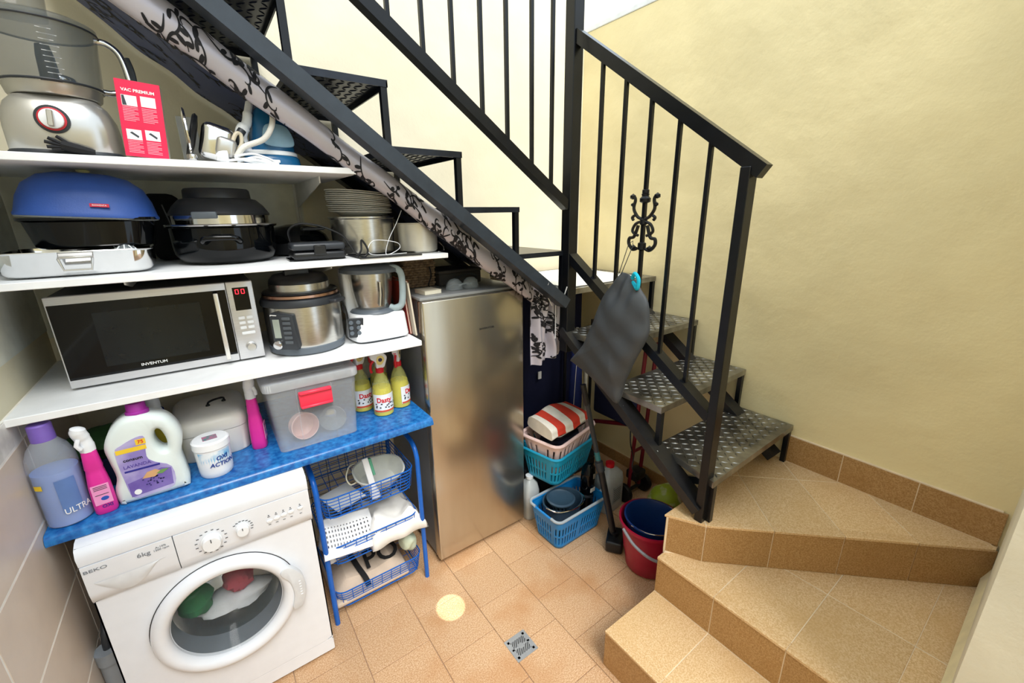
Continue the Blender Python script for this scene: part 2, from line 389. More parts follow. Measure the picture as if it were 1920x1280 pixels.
# ---------------------------------------------------------------- metal staircase
m_blk = mat('black_gloss_paint', '#0e1014', .28, var=.2, bump=.04, bscale=90, spec=.4)
m_plate = mat('worn_checker_plate', '#504e4b', .3, .85, col2='#aeaba3', scale=9, detail=8, ramp=(.3, .75))
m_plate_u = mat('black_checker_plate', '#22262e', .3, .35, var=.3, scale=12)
m_paint_worn = mat('chipped_black_paint', '#18181a', .42, col2='#1f1f21', scale=30, detail=9)
sc = thing('metal_staircase', 'black welded metal staircase with checker plate treads and square balusters', 'staircase', (1.475, 1.55, 0))
sinv = Matrix.Translation((-1.475, -1.55, 0))
def co(name, mb, m=m_blk, par=None, **k):
    bmesh.ops.transform(mb.bm, matrix=sinv, verts=mb.bm.verts); return obj(name, mb, m, par or sc, **k)
def lozenges(poly, z, s, mb, pitch=.031):
    hp = []
    c = (sum(p[0] for p in poly)/len(poly), sum(p[1] for p in poly)/len(poly))
    for i in range(len(poly)):
        a, b = poly[i], poly[(i+1) % len(poly)]; nx, ny = -(b[1]-a[1]), b[0]-a[0]; l = math.hypot(nx, ny); nx /= l; ny /= l
        if (c[0]-a[0])*nx+(c[1]-a[1])*ny < 0: nx, ny = -nx, -ny
        hp.append((a[0], a[1], nx, ny))
    x0, x1 = min(p[0] for p in poly), max(p[0] for p in poly); y0, y1 = min(p[1] for p in poly), max(p[1] for p in poly)
    bm = mb.bm
    for i in range(int((x1-x0)/pitch)+1):
        for j in range(int((y1-y0)/pitch)+1):
            x, y = x0+(i+.5)*pitch, y0+(j+.5)*pitch
            if any((x-a)*nx+(y-b)*ny < .012 for a, b, nx, ny in hp): continue
            an = PI/4 if (i+j) % 2 else -PI/4
            ca, sa = math.cos(an), math.sin(an)
            P = []
            for u, v, h in ((-.0165, 0, 0), (0, -.0055, 0), (.0165, 0, 0), (0, .0055, 0), (-.009, 0, .0024), (.009, 0, .0024)):
                P.append(bm.verts.new((x+u*ca-v*sa, y+u*sa+v*ca, z+s*h)))
            for f in ((0, 1, 4), (1, 5, 4), (1, 2, 5), (2, 3, 5), (3, 4, 5), (3, 0, 4)): bm.faces.new([P[q] for q in f])
def tread(poly, z, side, m, lip=.028):
    t = MB().prism(poly, z-.005, z)
    o = co('tread', t, m, smooth=0)
    mb = MB(); n = len(poly)
    c = Vector((sum(p[0] for p in poly)/n, sum(p[1] for p in poly)/n))
    for i in range(n):
        a, b = Vector(poly[i]), Vector(poly[(i+1) % n])
        nn = Vector((-(b-a).y, (b-a).x)).normalized()
        if (c-a).dot(nn) < 0: nn = -nn
        q = [tuple(a), tuple(b), tuple(b+nn*.005), tuple(a+nn*.005)]
        mb.prism(q, z-lip, z-.0049)
    e = co('tread_lip', mb, m, o, smooth=0); e.matrix_parent_inverse = Matrix.Identity(4)
    mb = MB(); lozenges(poly, z if side > 0 else z-.005, side, mb)
    mb2 = mb; bmesh.ops.recalc_face_normals(mb2.bm, faces=mb2.bm.faces)
    p = co('checker_pattern', mb2, m, o, smooth=30); p['kind'] = 'stuff'
    return o
def sqbar(name, a, b, w, h, m=m_blk, up=None, par=None, bev=0):
    d = (Vector(b)-Vector(a)).normalized()
    return co(name, MB().tube([a, b], 0, sq=(w, h), up=up), m, par, smooth=0)
R3 = XR-.008
T1 = [(1.462, .692), (R3, .705), (R3, 1.0), (1.535, 1.0)]
T2 = [(1.47, .955), (R3, .965), (R3, 1.265), (1.48, 1.25)]
T3 = [(1.475, 1.245), (R3, 1.26), (R3, 1.565), (1.475, 1.555)]
TLd = [(1.45, 1.55), (R3, 1.56), (R3, 2.225), (1.45, 2.225)]
for p, z in ((T1, .74), (T2, .955), (T3, 1.165), (TLd, 1.38)): tread(p, z, 1, m_plate)
up = [(1.17, 1.465, 1.575), (.885, 1.18, 1.78), (.61, .90, 1.985), (.325, .622, 2.19), (.045, .335, 2.395), (-.235, .055, 2.60)]
for x0, x1, z in up: tread([(x0, 1.56), (x1, 1.56), (x1, 2.225), (x0, 2.225)], z, -1, m_plate_u, .022)
# small uprights between treads
def upright(x, y, z0, z1): co('riser_upright', MB().box(x-.011, x+.011, y-.011, y+.011, z0, z1), m_blk, smooth=0)
for (p, z, zl) in ((T1, .74, .54), (T2, .955, .74), (T3, 1.165, .955), (TLd, 1.38, 1.165)):
    for k in (0, 1):
        xx = (1.49 if k == 0 else R3-.014) ; upright(xx, p[k][1]+.014, zl+.0005, z-.005)
for i, (x0, x1, z) in enumerate(up):
    zl = 1.38 if i == 0 else up[i-1][2]
    upright(x1-.013, 1.574, zl+.0005, z-.005); upright(x1-.013, 2.205, zl+.0005, z-.005)
# stringers
sqbar('stringer', (1.475, .735, .585), (1.475, 1.56, 1.175), .04, .08, m_paint_worn, up=(1, 0, 0))
sqbar('stringer', (2.13, .735, .585), (2.13, 1.56, 1.175), .04, .08, m_paint_worn, up=(1, 0, 0))
def zs(x): return 2.225-(x-.232)*.745
sqbar('stringer', (-.5, 1.553, zs(-.5)), (1.45, 1.553, zs(1.45)), .05, .07, mat('sky_lit_black_paint', '#2c333b', .32, var=.12, bump=.05, bscale=90), up=(0, 1, 0))  # sky sheen on the black paint put into a lighter slate colour
sqbar('stringer', (-.5, 2.19, zs(-.5)-.02), (1.3, 2.19, zs(1.3)-.02), .04, .08, m_blk, up=(0, 1, 0))
for y_, z_ in ((.95, .752), (1.15, .892), (1.285, .985)): co('white_sticker', MB().box(1.4535, 1.4552, y_-.008, y_+.008, z_-.009, z_+.009), m_white, smooth=0)
# posts
co('post', MB().box(1.446, 1.504, 1.52, 1.578, 1.06, 3.3, .003, 1), m_blk, smooth=0)
nw = co('newel_post', MB().box(1.448, 1.5, .712, .745, .54, 1.885, .002, 1), m_blk, smooth=0)
co('newel_stub', MB().box(1.506, 1.528, .712, .738, .54, .735, .002, 1), m_blk, smooth=0)
# lower flight rails
sqbar('handrail', (1.475, .68, 1.868), (1.475, 1.53, 2.478), .046, .04, up=(1, 0, 0))
sqbar('bottom_rail', (1.475, .742, .995), (1.475, 1.53, 1.548), .038, .052, up=(1, 0, 0))
def zh(y): return 1.868+(y-.672)*.719-.02
def zr(y): return .995+(y-.742)*.7018+.02
bal = []
for y in (1.375, 1.248, 1.121, .993, .866):
    bal.append(co('baluster', MB().box(1.468, 1.482, y-.007, y+.007, zr(y), zh(y)), m_blk, smooth=0))
# upper flight bottom rail and balusters
def zu(x): return 2.42-(x-.527)*.69
sqbar('bottom_rail', (-.2, 1.55, zu(-.2)), (1.45, 1.55, zu(1.45)), .04, .045, up=(0, 1, 0))
for x in (1.352, 1.24, 1.113, .995, .873, .757, .637, .517, .397):
    co('baluster', MB().box(x-.007, x+.007, 1.543, 1.557, zu(x)+.015, zu(x)+.95), m_blk, smooth=0)
sqbar('handrail', (-.2, 1.55, zu(-.2)+.96), (1.45, 1.55, zu(1.45)+.96), .046, .04, up=(0, 1, 0))
# braces under lowest tread
sqbar('brace', (1.5, .75, .70), (1.62, .98, .545), .03, .03); sqbar('brace', (R3-.03, .74, .70), (R3-.03, .98, .545), .025, .025)
# wrought ornament on the middle baluster
om = MB()
for s in (-1, 1):
    def sp(pts, r): om.tube([(1.472, 1.121+s*a, b) for a, b in [(q[0], q[1]) for q in [(v.x, v.y) for v in spline([(p[0], p[1], 0) for p in pts], 6)]]], r, 6)
    sp([(.008, 1.725), (.03, 1.735), (.05, 1.765), (.045, 1.80), (.058, 1.815), (.066, 1.805)], .0065)
    sp([(.01, 1.715), (.036, 1.705), (.05, 1.68), (.036, 1.665), (.02, 1.66)], .006)
    sp([(.048, 1.72), (.055, 1.73), (.045, 1.738)], .006)
    sp([(.022, 1.70), (.04, 1.655), (.062, 1.648), (.064, 1.625), (.042, 1.603), (.022, 1.608)], .007)
    om.lathe([(0, -.012), (.012, -.004), (.012, .004), (0, .012)], 10, (1.472, 1.121+s*.058, 1.812))
    om.lathe([(0, -.01), (.009, -.003), (.009, .004), (0, .01)], 10, (1.472, 1.121+s*.055, 1.78))
    om.lathe([(0, -.011), (.011, -.003), (.011, .003), (0, .011)], 10, (1.472, 1.121+s*.04, 1.612))
om.lathe([(.008, 1.82), (.014, 1.823), (.014, 1.835), (.01, 1.838)], 12, (1.475, 1.121, 0)); om.lathe([(.01, 1.785), (.021, 1.79), (.022, 1.803), (.014, 1.812), (.016, 1.82), (.009, 1.824)], 12, (1.475, 1.121, 0))
om.lathe([(.009, 1.60), (.017, 1.605), (.017, 1.63), (.009, 1.635)], 12, (1.475, 1.121, 0)); om.lathe([(.009, 1.70), (.015, 1.705), (.015, 1.722), (.009, 1.727)], 12, (1.475, 1.121, 0))
co('ornament', om, m_blk, bal[2], label='wrought scroll ornament')
# white panel lying on the landing
tag(obj('white_card', MB().box(1.50, 2.10, 1.585, 2.15, 1.383, 1.388, .001, 1), mat('white_card', '#f3f2ec', .7, bump=.1, bscale=30)), 'white sheet of card lying on the stair landing', 'card')
# ---------------------------------------------------------------- common materials
m_steel = mat('brushed_steel', '#c9c7c2', .24, .97, var=.08, scale=40, stretch=(1, 1, 12), aniso=.4)
m_steel_h = mat('brushed_steel_across', '#cfcfd0', .33, .85, var=.05, scale=40, stretch=(1, 30, 30))
m_chrome = mat('chrome', '#dcdcdc', .1, 1, var=.03)
m_bplast = mat('black_plastic', '#17181b', .35, var=.1)
m_bgloss = mat('black_gloss_glass', '#06080b', .06, var=.1, spec=.35)
m_grey = mat('grey_plastic', '#5d6670', .4, var=.05)
m_dgrey = mat('dark_grey_plastic', '#2e3238', .4, var=.06)
m_wplast = mat('white_plastic', '#eef1f5', .3, var=.02)
m_ink = mat('dark_print', '#3b4048', .6); m_black_ink = mat('black_print', '#101012', .6); m_wink = mat('white_print', '#f6f6f6', .6)
m_redprint = mat('red_print', '#d81f2c', .5)
m_blue = mat('blue_enamel', '#1663c4', .25, var=.05)
# ---------------------------------------------------------------- shelves
m_brk = mat('bracket_white', '#d9dad8', .5)
def shelf(x0, x1, y0, z0, z1, label, brs):
    c = ((x0+x1)/2, y0, z0); t = thing('wall_shelf', label, 'shelf', c, group='white wall shelves')
    obj('board', MB().box(x0-c[0], x1-c[0], 0, YB-.006-y0, 0, z1-z0, .0015, 1), m_white, t, smooth=0)
    for bx in brs:
        obj('bracket', MB().prism([(YB-.006-y0, -.20), (YB-.006-y0, 0), (.14, 0), (.14, -.022), (YB-.03-y0, -.10)], bx-c[0]-.002, bx-c[0]+.002, 'x').box(bx-c[0]-.012, bx-c[0]+.012, YB-.010-y0, YB-.006-y0, -.30, -.001), m_brk, t, smooth=0)
    return t
shelf(XL+.006, .505, 1.62, 1.892, 1.912, 'upper white shelf carrying the food processor and iron', (.41,))
shelf(XL+.006, .848, 1.62, 1.578, 1.598, 'middle white shelf carrying pots and the roasting tin', (.41, -.2))
shelf(XL+.006, .70, 1.62, 1.22, 1.242, 'lower white shelf carrying the microwave oven', ())
# blue worktop
m_marble = mat('blue_marbled_laminate', '#0f4a94', .22, col2='#2f86cc', scale=55, detail=8, ramp=(.3, .75))
mb = MB().prism([(0, 0), (.0, .012), (.004, .022), (.012, .029), (.02, .03), (YB-.006-1.57, .03), (YB-.006-1.57, 0)], XL+.008, .704, 'x')
o = obj('worktop', mb, m_marble, None, (0, 1.57, .865), smooth=50); tag(o, 'blue marbled worktop above the washing machine', 'worktop')
# ---------------------------------------------------------------- washing machine
wm = thing('washing_machine', 'white front loading washing machine full of laundry', 'washing machine', (-.134, 1.53, 0))
m_wm = mat('white_enamel', '#e9edf4', .22, var=.015)
W2 = .302
m_gink = mat('grey_print', '#7d838b', .6)
def ring_front(mb, prof, seg=64, c=(0, 0, 0), arc=None): return mb.lathe(prof, seg, c, axis='y', caps=False)
body = MB()
# front panel with a round opening
def hole(u, v):
    a = 2*PI*u
    dx, dz = math.cos(a), math.sin(a); k = 1e9
    if dx > 1e-6: k = min(k, W2/dx)
    if dx < -1e-6: k = min(k, -W2/dx)
    if dz > 1e-6: k = min(k, (.665-.43)/dz)
    if dz < -1e-6: k = min(k, (.43-.075)/-dz)
    r0 = .163; r = r0+(k-r0)*v; return (dx*r, .0, .43+dz*r)
body.grid(hole, 96, 4, closeu=True)
body.box(-W2, -W2+.004, .0, .55, .02, .855).box(W2-.004, W2, .0, .55, .02, .855).box(-W2, W2, .0, .55, .80, .855, .0).box(-W2, W2, .54, .55, .02, .85)
body.box(-W2, W2, 0, .01, .072, .0755)
obj('body', body, m_wm, wm, smooth=30)
obj('plinth', MB().box(-W2, W2, .001, .03, .012, .072, .002, 1), m_wm, wm, smooth=0)
for sx in (-1, 1): obj('foot', MB().lathe([(.02, 0), (.02, .012)], 16, (sx*.26, .06, 0)), m_bplast, wm)
top = MB().prism([(.0, .80), (-.012, .80), (-.016, .83), (-.006, .852), (.02, .862), (.55, .862), (.55, .80)], -W2-.001, W2+.001, 'x')
obj('lid', top, m_wm, wm, smooth=60)
pan = MB().prism([(.0, .665), (-.006, .668), (-.013, .70), (-.014, .797), (0, .798)], -.09, W2, 'x'); obj('control_panel', pan, m_wm, wm, smooth=60)
dw = MB().prism([(.0, .665), (-.006, .668), (-.013, .70), (-.014, .797), (0, .798)], -W2, -.0925, 'x'); dro = obj('detergent_drawer', dw, m_wm, wm, smooth=60)
gr = MB().grid(lambda u, v: (-.285+.17*u, -.0145-.004*math.sin(PI*v)*math.sin(PI*u), .735-.055*math.sin(PI*min(1, u*1.15))*v-.01*u+.012*(u*u)), 18, 6); obj('finger_grip', gr, mat('white_enamel_grip', '#d9dbde', .3), dro, smooth=60)
knob = None
for x, z, r, k in ((0.0, .733, .0265, 1), (.088, .738, .0185, 0)):
    kb = obj('knob', MB().lathe([(r*1.12, 0), (r*1.12, .003), (r, .004), (r*.97, .02), (r*.9, .0235), (0, .0245)], 36, (x, -.0145, z), axis='y'), m_wplast, wm)
    obj('mark', MB().box(x-.0012, x+.0012, -.0400, -.0385, z+r*.35, z+r*.8), m_ink, kb, smooth=0)
    nn = 16 if k else 9
    pm = MB()
    for i in range(nn):
        a = 2*PI*(i+.5)/nn if k else -.4+i*.35
        pm.box(-.0035, .0035, -.0152, -.0146, -.0011, .0011, M=Matrix.Translation((x+math.cos(a)*r*1.55, 0, z+math.sin(a)*r*1.55)))
    o = obj('dial_print', pm, m_ink, wm, smooth=0); o['kind'] = 'stuff'
for i, x in enumerate((.168, .191, .214, .237, .268)):
    obj('button', MB().lathe([(.0095, 0), (.0095, .002), (.008, .0035), (0, .004)], 20, (x, -.0145, .728+.002*i), sy=.6, axis='y'), m_wplast, wm)
    o = obj('button_print', MB().box(x-.004, x+.004, -.0152, -.0147, .744, .7455).box(x-.002, x+.002, -.0152, -.0147, .749, .752).box(x-.005, x+.003, -.0152, -.0147, .713, .7145), m_ink, wm, smooth=0); o['kind'] = 'stuff'
text('lettering', 'BEKO', .014, m_gink, wm, (-.272, -.0147, .778), sx=1.5)
text('lettering', '6kg', .021, m_gink, wm, (-.165, -.0147, .772), sx=1.1)
text('lettering', 'A-10%\n1200 rpm', .009, m_gink, wm, (-.123, -.0147, .775), sx=1.1)
door = MB()
door.lathe([(.165, -.0), (.165, .006), (.168, .02), (.178, .032), (.192, .036), (.207, .03), (.214, .016), (.215, 0)], 72, (0, -.001, .43), axis='y', caps=False)
dob = obj('door', door, m_wm, wm, smooth=50)
hd = MB().prism([(p.x, p.y) for p in spline([(.165, .51, 0), (.19, .53, 0), (.228, .485, 0), (.238, .42, 0), (.222, .35, 0), (.2, .335, 0), (.185, .345, 0), (.196, .40, 0), (.19, .46, 0)], 5, True)], -.042, -.018, 'y', .003, 2)
hdo = obj('door_handle', hd, mat('white_handle', '#d5d8dc', .3), dob, smooth=60)
gm = MB()
for i in range(6): gm.box(.217+.0*i, .224, -.0435, -.042, .39+i*.012, .394+i*.012)
o = obj('grip_ribs', gm, m_wplast, dob, smooth=0); o['kind'] = 'stuff'
m_glassd = mat('door_glass', '#7d8b94', .03, alpha=.18, var=.02)
obj('door_glass', MB().lathe([(.164, .012), (.155, .0), (.13, -.03), (.11, -.05), (0, -.055)], 48, (0, .0, .43), axis='y', caps=False), m_glassd, dob)
obj('door_seal', MB().lathe([(.168, -.004), (.163, -.03), (.165, -.08), (.20, -.09)], 48, (0, 0, .43), axis='y', caps=False), mat('grey_rubber', '#6b7076', .6), wm)
obj('door_gap_shade', MB().lathe([(.214, 0), (.2175, .0), (.2175, .0012), (.214, .0012)], 72, (0, -.0004, .43), axis='y', caps=False), m_bplast, wm)  # dark ring stands in for the shade around the door edge
obj('drum', MB().lathe([(.205, -.085), (.205, -.30), (.0, -.31)], 48, (0, 0, .43), axis='y', caps=False), m_steel, wm)
def lump(sx, sy, sz, seed, n=20, k=.25):
    rnd = random.Random(seed); ph = [(rnd.uniform(2, 6), rnd.uniform(0, 6), rnd.uniform(2, 6), rnd.uniform(0, 6)) for _ in range(5)]
    def f(u, v):
        a, b = 2*PI*u, PI*(v-.5); r = 1+k*sum(math.sin(int(p[0])*a+p[1])*math.cos(p[2]*b+p[3]) for p in ph)/2.2*math.cos(b)
        return (sx*r*math.cos(a)*math.cos(b), sy*r*math.sin(a)*math.cos(b), sz*(1+.3*(r-1))*math.sin(b))
    return MB().grid(f, n, n//2, closeu=True)
for nm, lb, c, loc, s, sd in (('laundry_item', 'green garment inside the washing machine drum', '#14703a', (-.235, 1.66, .42), (.055, .05, .06), 1), ('laundry_item', 'pink garment inside the washing machine drum', '#b84a5a', (-.10, 1.68, .43), (.05, .05, .05), 2), ('laundry_item', 'dark grey garment inside the washing machine drum', '#3a3d45', (-.14, 1.775, .485), (.1, .045, .07), 3), ('laundry_item', 'white foamy cloth at the bottom of the washing machine drum', '#dfe4ea', (-.12, 1.69, .345), (.12, .06, .045), 4)):
    tag(obj(nm, lump(*s, sd), mat('garment_'+c[1:], c, .9, bump=.4, bscale=60), None, loc), lb, 'laundry', 'laundry in the machine')
# pipe beside the machine
pp = thing('drain_pipe', 'grey plastic waste pipe between tiled wall and washing machine', 'pipe', (-.468, 1.615, 0))
m_pvc = mat('grey_pvc', '#8d949c', .4)
obj('pipe_run', MB().tube([(0, 0, .0), (0, 0, .38)], .03, 20), m_pvc, pp); obj('collar', MB().tube([(0, 0, .375), (0, 0, .42)], .034, 20), m_pvc, pp)
obj('hose', MB().tube(spline([(0, 0, .41), (.004, .01, .47), (.01, .08, .52), (.01, .2, .5)], 6), .011, 10), m_dgrey, pp)
# ---------------------------------------------------------------- fridge
fr = thing('freezer', 'tall silver single door freezer standing under the stairs', 'freezer', (1.003, 1.66, 0))
FW = .2725
m_fsteel = mat('fridge_steel', '#c2bbac', .24, .95, var=.03, scale=25, stretch=(1, 1, .15))
m_fside = mat('fridge_side_grey', '#7d8083', .45, .3, var=.04)
obj('cabinet', MB().box(-FW+.006, FW-.006, .062, .56, .03, 1.40, .004, 1), m_fside, fr, smooth=0)
obj('top_panel', MB().box(-FW, FW, .02, .56, 1.396, 1.41, .004, 2), mat('fridge_top_grey', '#8d8f90', .4, .2), fr, smooth=40)
obj('door', MB().box(-FW, FW, 0, .055, .035, 1.395, .007, 3), m_fsteel, fr, smooth=40)
obj('door_seal', MB().box(-FW+.008, FW-.008, .055, .062, .04, 1.39), m_dgrey, fr, smooth=0)
for sx in (-1, 1): obj('foot', MB().lathe([(.018, 0), (.018, .03)], 14, (sx*.23, .1, 0)), m_bplast, fr)
obj('kick_plate', MB().box(-FW+.01, FW-.01, .07, .075, .006, .034), m_bplast, fr, smooth=0)
text('lettering', 'INVENTOR', .013, m_black_ink, fr, (.05, -.0006, 1.23), sx=1.3, bold=.02)
# ---------------------------------------------------------------- microwave
mw = thing('microwave_oven', 'silver and black microwave oven on the lower shelf', 'microwave', (-.127, 1.78, 1.242))
m_ss = mat('satin_silver', '#d2d2d4', .33, .6, var=.04, scale=30, stretch=(.4, 8, 8))
obj('casing', MB().box(-.263, .263, .02, .40, .008, .29, .003, 1), mat('dark_casing', '#2c2c2d', .5), mw, smooth=0)
obj('door_panel', MB().box(-.264, .182, 0, .02, .008, .292, .003, 2), m_ss, mw, smooth=40)
obj('window', MB().box(-.260, .1795, -.0015, .004, .034, .268), m_bgloss, mw, smooth=0)
obj('inner_screen', MB().box(-.17, .10, -.0019, -.0015, .062, .235), mat('screen_mesh', '#14191d', .1, spec=.4), mw, smooth=0)
cp = obj('control_panel', MB().box(.183, .264, 0, .02, .008, .292, .003, 2), m_ss, mw, smooth=40)
obj('handle', MB().box(.142, .156, -.032, -.022, .025, .262, .003, 2).box(.145, .153, -.024, .0, .035, .05).box(.145, .153, -.024, 0, .235, .25), mat('handle_silver', '#e6e4df', .25, .6), mw, smooth=40)
obj('display', MB().box(.200, .248, -.0012, .001, .19, .272), m_bgloss, cp, smooth=0)
mr = mat('red_led', '#ff2030', .4, emit=2.5)
for x in (.213, .231):
    led = MB()
    for a, b, c, d_ in ((-.004, .004, .0085, .0105), (-.004, .004, -.0105, -.0085), (-.0055, -.0035, -.0095, .0095), (.0035, .0055, -.0095, .0095)): led.box(x+a, x+b, -.0017, -.0012, .257+c*.8, .257+d_*.8)
    obj('digit', led, mr, cp, smooth=0)
for i, z in enumerate((.162, .144, .126)):
    for x in (.212, .237): obj('button', MB().box(x-.010, x+.010, -.003, 0, z-.0055, z+.0055, .002, 1), m_wplast, cp, smooth=40)
obj('button', MB().box(.204, .246, -.003, 0, .1, .111, .002, 1), m_wplast, cp, smooth=40)
obj('knob', MB().lathe([(.018, 0), (.018, .003), (.0155, .004), (.015, .016), (.013, .018), (0, .0185)], 32, (.225, 0, .053), axis='y'), m_steel_h, cp)
text('lettering', 'INVENTUM', .0125, m_wink, mw, (-.055, -.0016, .05), sx=1.1, bold=.01)
for sx in (-1, 1): obj('foot', MB().lathe([(.014, 0), (.014, .009)], 12, (sx*.22, .06, 0)), m_bplast, mw)
# ---------------------------------------------------------------- wire trolley
tr = thing('wire_trolley', 'blue metal three tier wire trolley beside the freezer', 'trolley', (.427, 1.65, 0))
TW, TD = .218, .40
for sy in (0, TD):
    pass
for sx in (-1, 1):
    pts = spline([(sx*TW, .0, .0), (sx*TW, .0, .3), (sx*TW, 0, .62), (sx*TW, .005, .69), (sx*TW, .04, .735), (sx*TW, .12, .75), (sx*TW, TD-.1, .75), (sx*TW, TD, .70), (sx*TW, TD, .3), (sx*TW, TD, 0)], 6)
    obj('side_frame', MB().tube(pts, .011, 10), m_blue, tr)
def wire_basket(z0, z1):
    mb = MB(); w, d_ = TW-.013, TD-.01
    def loop(z, k, r, fy=0): mb.tube([(x, y+TD/2+fy, z) for x, y in rrect(2*w*k, d_*k, .045, 5)], r, 6, closed=True)
    n = 6
    for i in range(n+1):
        loop(z0+(z1-z0)*i/n, .93+.07*i/n, .0032 if i in (0, n) else .0019)
    for i in range(9):
        x = -w*.86+2*w*.86*i/8
        mb.tube([(x*1.04, .006, z1), (x, .02, z0), (x, TD-.03, z0), (x*1.04, TD-.006, z1)], .0019, 5)
    for i in range(7):
        y = .04+(TD-.08)*i/6
        mb.tube([(-w, y, z1), (-w*.93, y, z0), (w*.93, y, z0), (w, y, z1)], .0017, 5)
    return mb
for z0, z1 in ((.525, .628), (.285, .385), (.05, .14)): obj('wire_basket', wire_basket(z0, z1), m_blue, tr, smooth=60)
mb = MB()
for i in range(8): mb.tube([(-TW, TD, .36+.05*i-.06*(i > 5)*0), (TW, TD, .36+.05*i)], .0018, 5)
for i in range(5): mb.tube([(-TW+.09*i+.03, TD, .3), (-TW+.09*i+.03, TD, .74)], .0018, 5)
obj('back_grid', mb, m_dgrey, tr)
# ================================================================ items on the upper shelf
Z1, Z2, Z3, ZC = 1.9125, 1.5985, 1.2425, .8955
m_clear = mat('smoky_clear_plastic', '#5d666c', .05, alpha=.42, var=.03)
m_clear2 = mat('clear_plastic', '#c9d3da', .08, alpha=.25, var=.02)
m_sil = mat('silver_plastic', '#c6c4c0', .28, .75, var=.03)
fp = thing('food_processor', 'silver food processor with clear bowl and round red ringed dial', 'food processor', (-.232, 1.75, Z1))
b = obj('motor_base', MB().lathe([(.96, .006), (1.0, .012), (1.0, .07), (.97, .10), (.88, .125), (.74, .142), (.6, .148)], 48, (0, 0, 0), sx=.112, sy=.1, power=3.6), m_sil, fp, smooth=50)
obj('base_rim', MB().lathe([(1.0, 0), (1.03, .002), (1.03, .008), (1, .012)], 48, sx=.112, sy=.1, power=3.6), m_dgrey, fp)
obj('collar', MB().lathe([(.088, .146), (.092, .15), (.096, .168), (.098, .172)], 40), m_sil, fp)
obj('bowl', MB().lathe([(.097, .172), (.1, .18), (.112, .30), (.112, .312)], 48, caps=False), m_clear, fp)
obj('bowl_lid', MB().lathe([(.114, .308), (.116, .312), (.115, .322), (.10, .33), (.05, .333), (.05, .333)], 48), m_clear, fp)
obj('lid_ring', MB().tube([(.115*math.cos(a), .115*math.sin(a), .31) for a in [2*PI*i/40 for i in range(40)]], .0025, 6, True), m_dgrey, fp)
obj('bowl_ring', MB().tube([(.101*math.cos(a), .101*math.sin(a), .176) for a in [2*PI*i/40 for i in range(40)]], .003, 6, True), m_dgrey, fp)
obj('feed_tube', MB().lathe([(.046, .333), (.05, .40), (.053, .405)], 32, (-.03, 0, 0), sx=1.2, power=3, caps=False), m_clear, fp)
obj('blade_shaft', MB().lathe([(.022, .17), (.018, .25), (.014, .275), (0, .28)], 20), m_bplast, fp)
obj('blade', MB().grid(lambda u, v: ((.015+.075*u)*math.cos(2.2*u-.6), (.015+.075*u)*math.sin(2.2*u-.6), .19+.02*v*(1-u)+.01*u), 10, 2), m_chrome, fp, solid=.001)
sc_ = MB()
for i in range(9): sc_.box(-.005, .022+.008*(i % 2), -.0005, 0, .19+i*.012, .1915+i*.012)
for v in sc_.bm.verts:
    a = v.co.x/.11+.15; r_ = .1005+(v.co.z-.18)*.1; v.co = Vector((math.sin(a)*r_, -math.cos(a)*r_, v.co.z))
o = obj('measuring_scale', sc_, m_wink, fp, smooth=0); o['kind'] = 'stuff'
obj('handle', MB().tube(spline([(.105, .01, .305), (.13, .01, .302), (.152, .01, .28), (.16, .01, .23), (.158, .01, .19), (.12, .005, .178), (.098, 0, .178)], 6), .0085, 10), m_chrome, fp)
obj('handle_grip', MB().tube(spline([(.166, .01, .275), (.172, .01, .24), (.170, .01, .19)], 5), .007, 8), m_dgrey, fp)
kx, kz = -.006, .083
obj('dial_ring', MB().lathe([(.033, 0), (.033, .003), (.027, .004)], 36, (kx, -.1005, kz), axis='y'), m_dgrey, fp)
obj('dial_red_ring', MB().lathe([(.027, .003), (.027, .006), (.023, .007)], 36, (kx, -.1005, kz), axis='y'), mat('dial_red', '#c22a38', .35), fp)
kn = obj('dial_knob', MB().lathe([(.023, .005), (.0225, .013), (.02, .015), (0, .0155)], 36, (kx, -.1005, kz), axis='y'), m_wplast, fp)
obj('knob_ridge', MB().box(-.006, .006, -.128, -.114, -.019, .019, .002, 1, M=Matrix.Translation((kx, 0, kz)) @ Matrix.Rotation(.12, 4, 'Y')), m_sil, kn, smooth=0)
tag(obj('black_hand_shape', MB().tube([(.06, .004, .008), (.03, 0, .014), (.0, .0, .022)], [.006, .011, .012], 8).tube([(0, 0, .024), (-.022, -.002, .037)], .0045, 6).tube([(0, 0, .02), (-.03, -.002, .028)], .0045, 6).tube([(0, 0, .016), (-.028, -.002, .016)], .0045, 6).tube([(.01, 0, .028), (-.006, 0, .042)], .0045, 6).tube([(0, .0, .012), (-.02, -.002, .008)], .004, 6), mat('dull_black', '#1b1c20', .8), None, (-.232, 1.633, Z1)), 'small black hand shape on the shelf edge before the food processor', 'glove')  # small dark hand-shaped piece at the foot of the motor base
